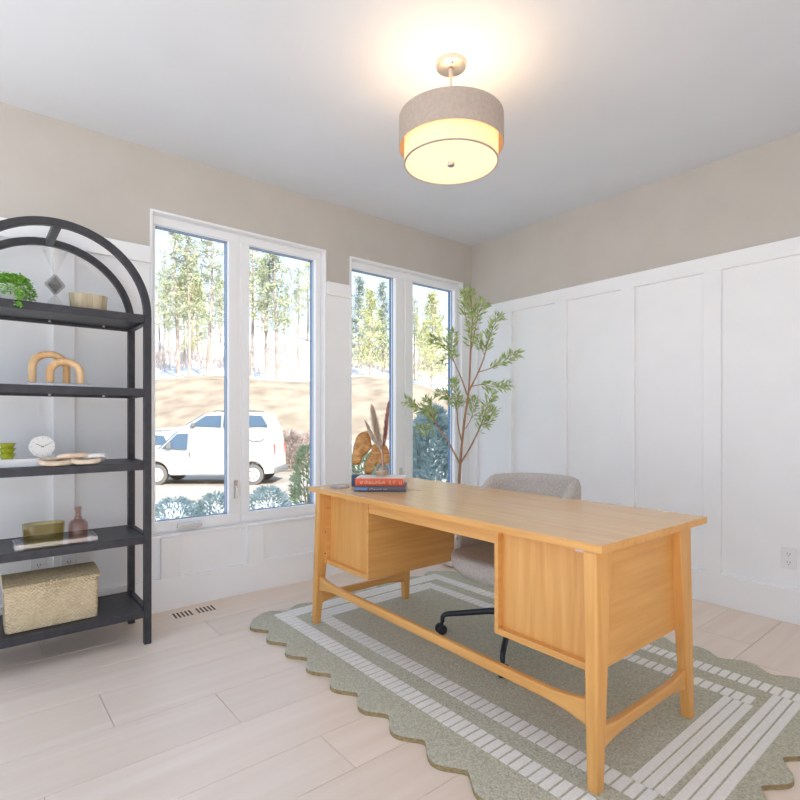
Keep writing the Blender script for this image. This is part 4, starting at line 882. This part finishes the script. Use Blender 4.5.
for nm, a, mt in (('p1', (1, 14, 0.30, 1.9, 46, 9, 0.34), 'pine_needles'), ('p2', (2, 13, 0.42, 1.6, 38, 8, 0.34), 'pine_needles'), ('p3', (3, 15, 0.38, 2.1, 44, 8, 0.36), 'yellow_needles'), ('d1', (4, 12, 0.10, 2.2, 80, 9, 0.32), 'dark_needles'), ('y1', (5, 11, 0.12, 2.5, 80, 10, 0.36), 'yellow_needles'), ('t1', (6, 13, 0.5, 1.1, 24, 7, 0.3), 'pine_needles')):
    tk, fo = pine_mesh(*a); VAR[nm] = (tk, fo, mt)
protos = {}
def pine(var, l, d, sc2, label, group=None, rz=0.0, mat=None):
    t = thing('pine_tree', label, 'tree', tuple(W_(l, d, gz(l, d)-0.1)), rz, group); t.scale = (sc2,)*3
    key = (var, mat)
    if key not in protos:
        tk, fo, mt = VAR[var]; a = tk.build('trunk', 'hazed_bark', t, smooth=50); b = fo.build('needles', mat or mt, t, fix=False); b['kind'] = 'stuff'; protos[key] = (a, b)
    else:
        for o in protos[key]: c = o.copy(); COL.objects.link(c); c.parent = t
    return t
def px2l(px, d): return (px-400)/524*d
NEAR = [('p1', 178, 46, 1.0, 'tall pine trunk nearest the left edge of the first window'), ('p2', 189, 44.5, 0.95, 'thin straight pine in the middle of the first window left pane'), ('p1', 209, 44.5, 1.0, 'dark-trunked pine near the mullion in the left pane'),
        ('p3', 252, 47, 0.95, 'yellowish pine at the left edge of the first window right pane'), ('p2', 266, 46, 1.0, 'leaning slim pine in the first window right pane'), ('p1', 277, 45, 1.0, 'straight tall pine centred in the first window right pane'), ('t1', 299, 54, 0.8, 'short bare-trunked pine at the right of the first window right pane'),
        ('d1', 358, 52, 0.76, 'dark-tipped conifer at the left edge of the second window'), ('y1', 370, 47, 0.72, 'bushy yellow-green tree in the second window left pane'), ('d1', 384, 55, 0.77, 'pointed grey-green conifer in the second window left pane'), ('y1', 432, 47, 0.80, 'tall yellow-green conifer filling the second window right pane'), ('t1', 415, 50, 0.62, 'slim thin-branched pine beside the mullion of the second window'), ('y1', 395, 51, 0.58, 'short yellow-green tree behind the mullion of the second window')]
for k, (v, px, d, s_, lb) in enumerate(NEAR): pine(v, px2l(px, d), d, s_, lb, rz=k*1.3)
rr = random.Random(11)
for k in range(46):
    d = rr.uniform(56, 95); px = rr.uniform(135, 470); v = rr.choice(('p1', 'p2', 'p3', 't1', 't1', 'p2', 'y1'))
    if px > 335 and v.startswith('t'): v = 'y1'
    pine(v, px2l(px, d), d, rr.uniform(0.62, 0.95)*(0.62 if px > 330 else 1.0), 'distant pine in the hazy woods on the far hillside', 'distant pines on the far hillside', rz=rr.uniform(0, 6))
def shrub(name, label, cat, p, rad, ht, n, ll, wd, mat, seed, cone=0.0, stems=5):
    s_ = thing(name, label, cat, tuple(p)); rr = random.Random(seed); st = MB(); fo = MB()
    for k in range(stems):
        a = 2*PI*k/stems+rr.random(); tip = Vector((math.cos(a)*rad*0.5, math.sin(a)*rad*0.5, ht*rr.uniform(0.6, 0.9)))
        st.tube([(0, 0, -0.05), tip*0.5, tip], [0.015, 0.01, 0.004], 5)
    for k in range(n):
        u = rr.random(); a = rr.uniform(0, 2*PI); R_ = rad*((1-u)**0.8*cone+(1-cone)*math.sqrt(max(0.02, 1-(u*1.9-0.9)**2)))*math.sqrt(rr.uniform(0.25, 1))
        c = Vector((R_*math.cos(a), R_*math.sin(a), ht*u*0.95)); d_ = Vector((math.cos(a)+rr.gauss(0, .4), math.sin(a)+rr.gauss(0, .4), rr.uniform(0, 1.4))).normalized()
        sd_ = d_.cross(Vector((rr.gauss(0, 1), rr.gauss(0, 1), rr.gauss(0, 1)))).normalized()*wd; fo.quad(c-sd_*.4, c+d_*ll*0.5-sd_, c+d_*ll, c+d_*ll*0.5+sd_, c+sd_*.4)
    st.build('stems', 'olive_bark', s_); fo.build('foliage', mat, s_, fix=False)['kind'] = 'stuff'
    return s_
def gl(x, y): q = Vector((x, y, 0))-CAM; return gz(q.dot(RT), q.dot(FW))
def onwall(px, y):   # world x of picture column px on the plane at y
    u = (px-400)/524; d_ = FW+RT*u; t = (y-CAM.y)/d_.y; return CAM.x+t*d_.x
for px, y, rad, ht, lb, sd_ in ((174, 1.55, 0.42, 1.36, 'blue-green juniper shrub just outside the first window, left of two in its left pane', 31), (216, 1.5, 0.36, 1.38, 'blue-green juniper shrub just outside the first window, beside the mullion', 32), (268, 1.6, 0.36, 1.40, 'blue-green juniper shrub just outside the first window right pane', 33)):
    x = onwall(px, y); shrub('juniper_shrub', lb, 'shrub', (x, y, gl(x, y)), rad, ht, 5200, 0.05, 0.006, 'juniper', sd_)
p = W_(px2l(309, 9.5), 9.5); shrub('columnar_shrub', 'light green upright shrub at the right edge of the first window', 'shrub', (p.x, p.y, gl(p.x, p.y)), 0.3, 1.75, 1500, 0.12, 0.016, 'green_shrub', 41)
p = W_(px2l(433, 8.2), 8.2); shrub('blue_spruce', 'dense blue-green spruce low in the second window right pane', 'tree', (p.x, p.y, gl(p.x, p.y)), 0.85, 2.35, 5200, 0.16, 0.02, 'blue_spruce', 42, cone=0.75)
p = W_(px2l(405, 9.5), 9.5); shrub('blue_spruce', 'small grey-green bush behind the second window mullion', 'tree', (p.x, p.y, gl(p.x, p.y)), 0.6, 1.6, 2200, 0.16, 0.02, 'blue_spruce', 46, cone=0.5)
p = W_(px2l(362, 10.5), 10.5); shrub('yard_bush', 'pale green yard bush behind the wooden sculpture outside', 'shrub', (p.x, p.y, gl(p.x, p.y)), 0.75, 1.5, 2200, 0.16, 0.02, 'green_shrub', 43)
p = W_(px2l(288, 23), 23); shrub('bare_bush', 'reddish bare bush beside the rear of the van', 'shrub', (p.x, p.y, gl(p.x, p.y)), 1.0, 1.7, 2600, 0.3, 0.012, 'bare_brush', 44)
p = W_(px2l(302, 24), 24); shrub('bare_bush', 'pale brown bare bush right of the van rear', 'shrub', (p.x, p.y, gl(p.x, p.y)), 0.9, 1.4, 2200, 0.3, 0.012, 'bare_brush', 45)
# undergrowth band along the wood's edge
m = MB(); rr = random.Random(8)
for k in range(2600):
    d = rr.uniform(50, 66); l = px2l(rr.uniform(120, 480), d); b = W_(l, d, gz(l, d)); h = rr.uniform(0.8, 2.6); q = RT*rr.gauss(0, 0.35)+FW*rr.gauss(0, .3); s_ = RT*0.02
    m.quad(b-s_, b+s_, b+q+Vector((0, 0, h))+s_*.4, b+q+Vector((0, 0, h))-s_*.4)
ub = m.build('undergrowth', 'bare_brush', fix=False); tag(ub, 'pinkish brown bare undergrowth among the distant trunks', 'undergrowth', kind='stuff')
# utility box near the yard edge
p = W_(px2l(306, 7.4), 7.4); ux = thing('utility_box', 'white and blue utility box in the yard by the first window', 'box', (p.x, p.y, gl(p.x, p.y)), van_dir)
MB().box(-0.12, 0.12, -0.08, 0.08, 0, 0.86).build('cabinet', 'ceramic_white', ux, bevel=0.01)
MB().box(-0.124, 0.124, -0.084, 0.084, 0.80, 0.88).build('lid', 'box_blue', ux, bevel=0.008)
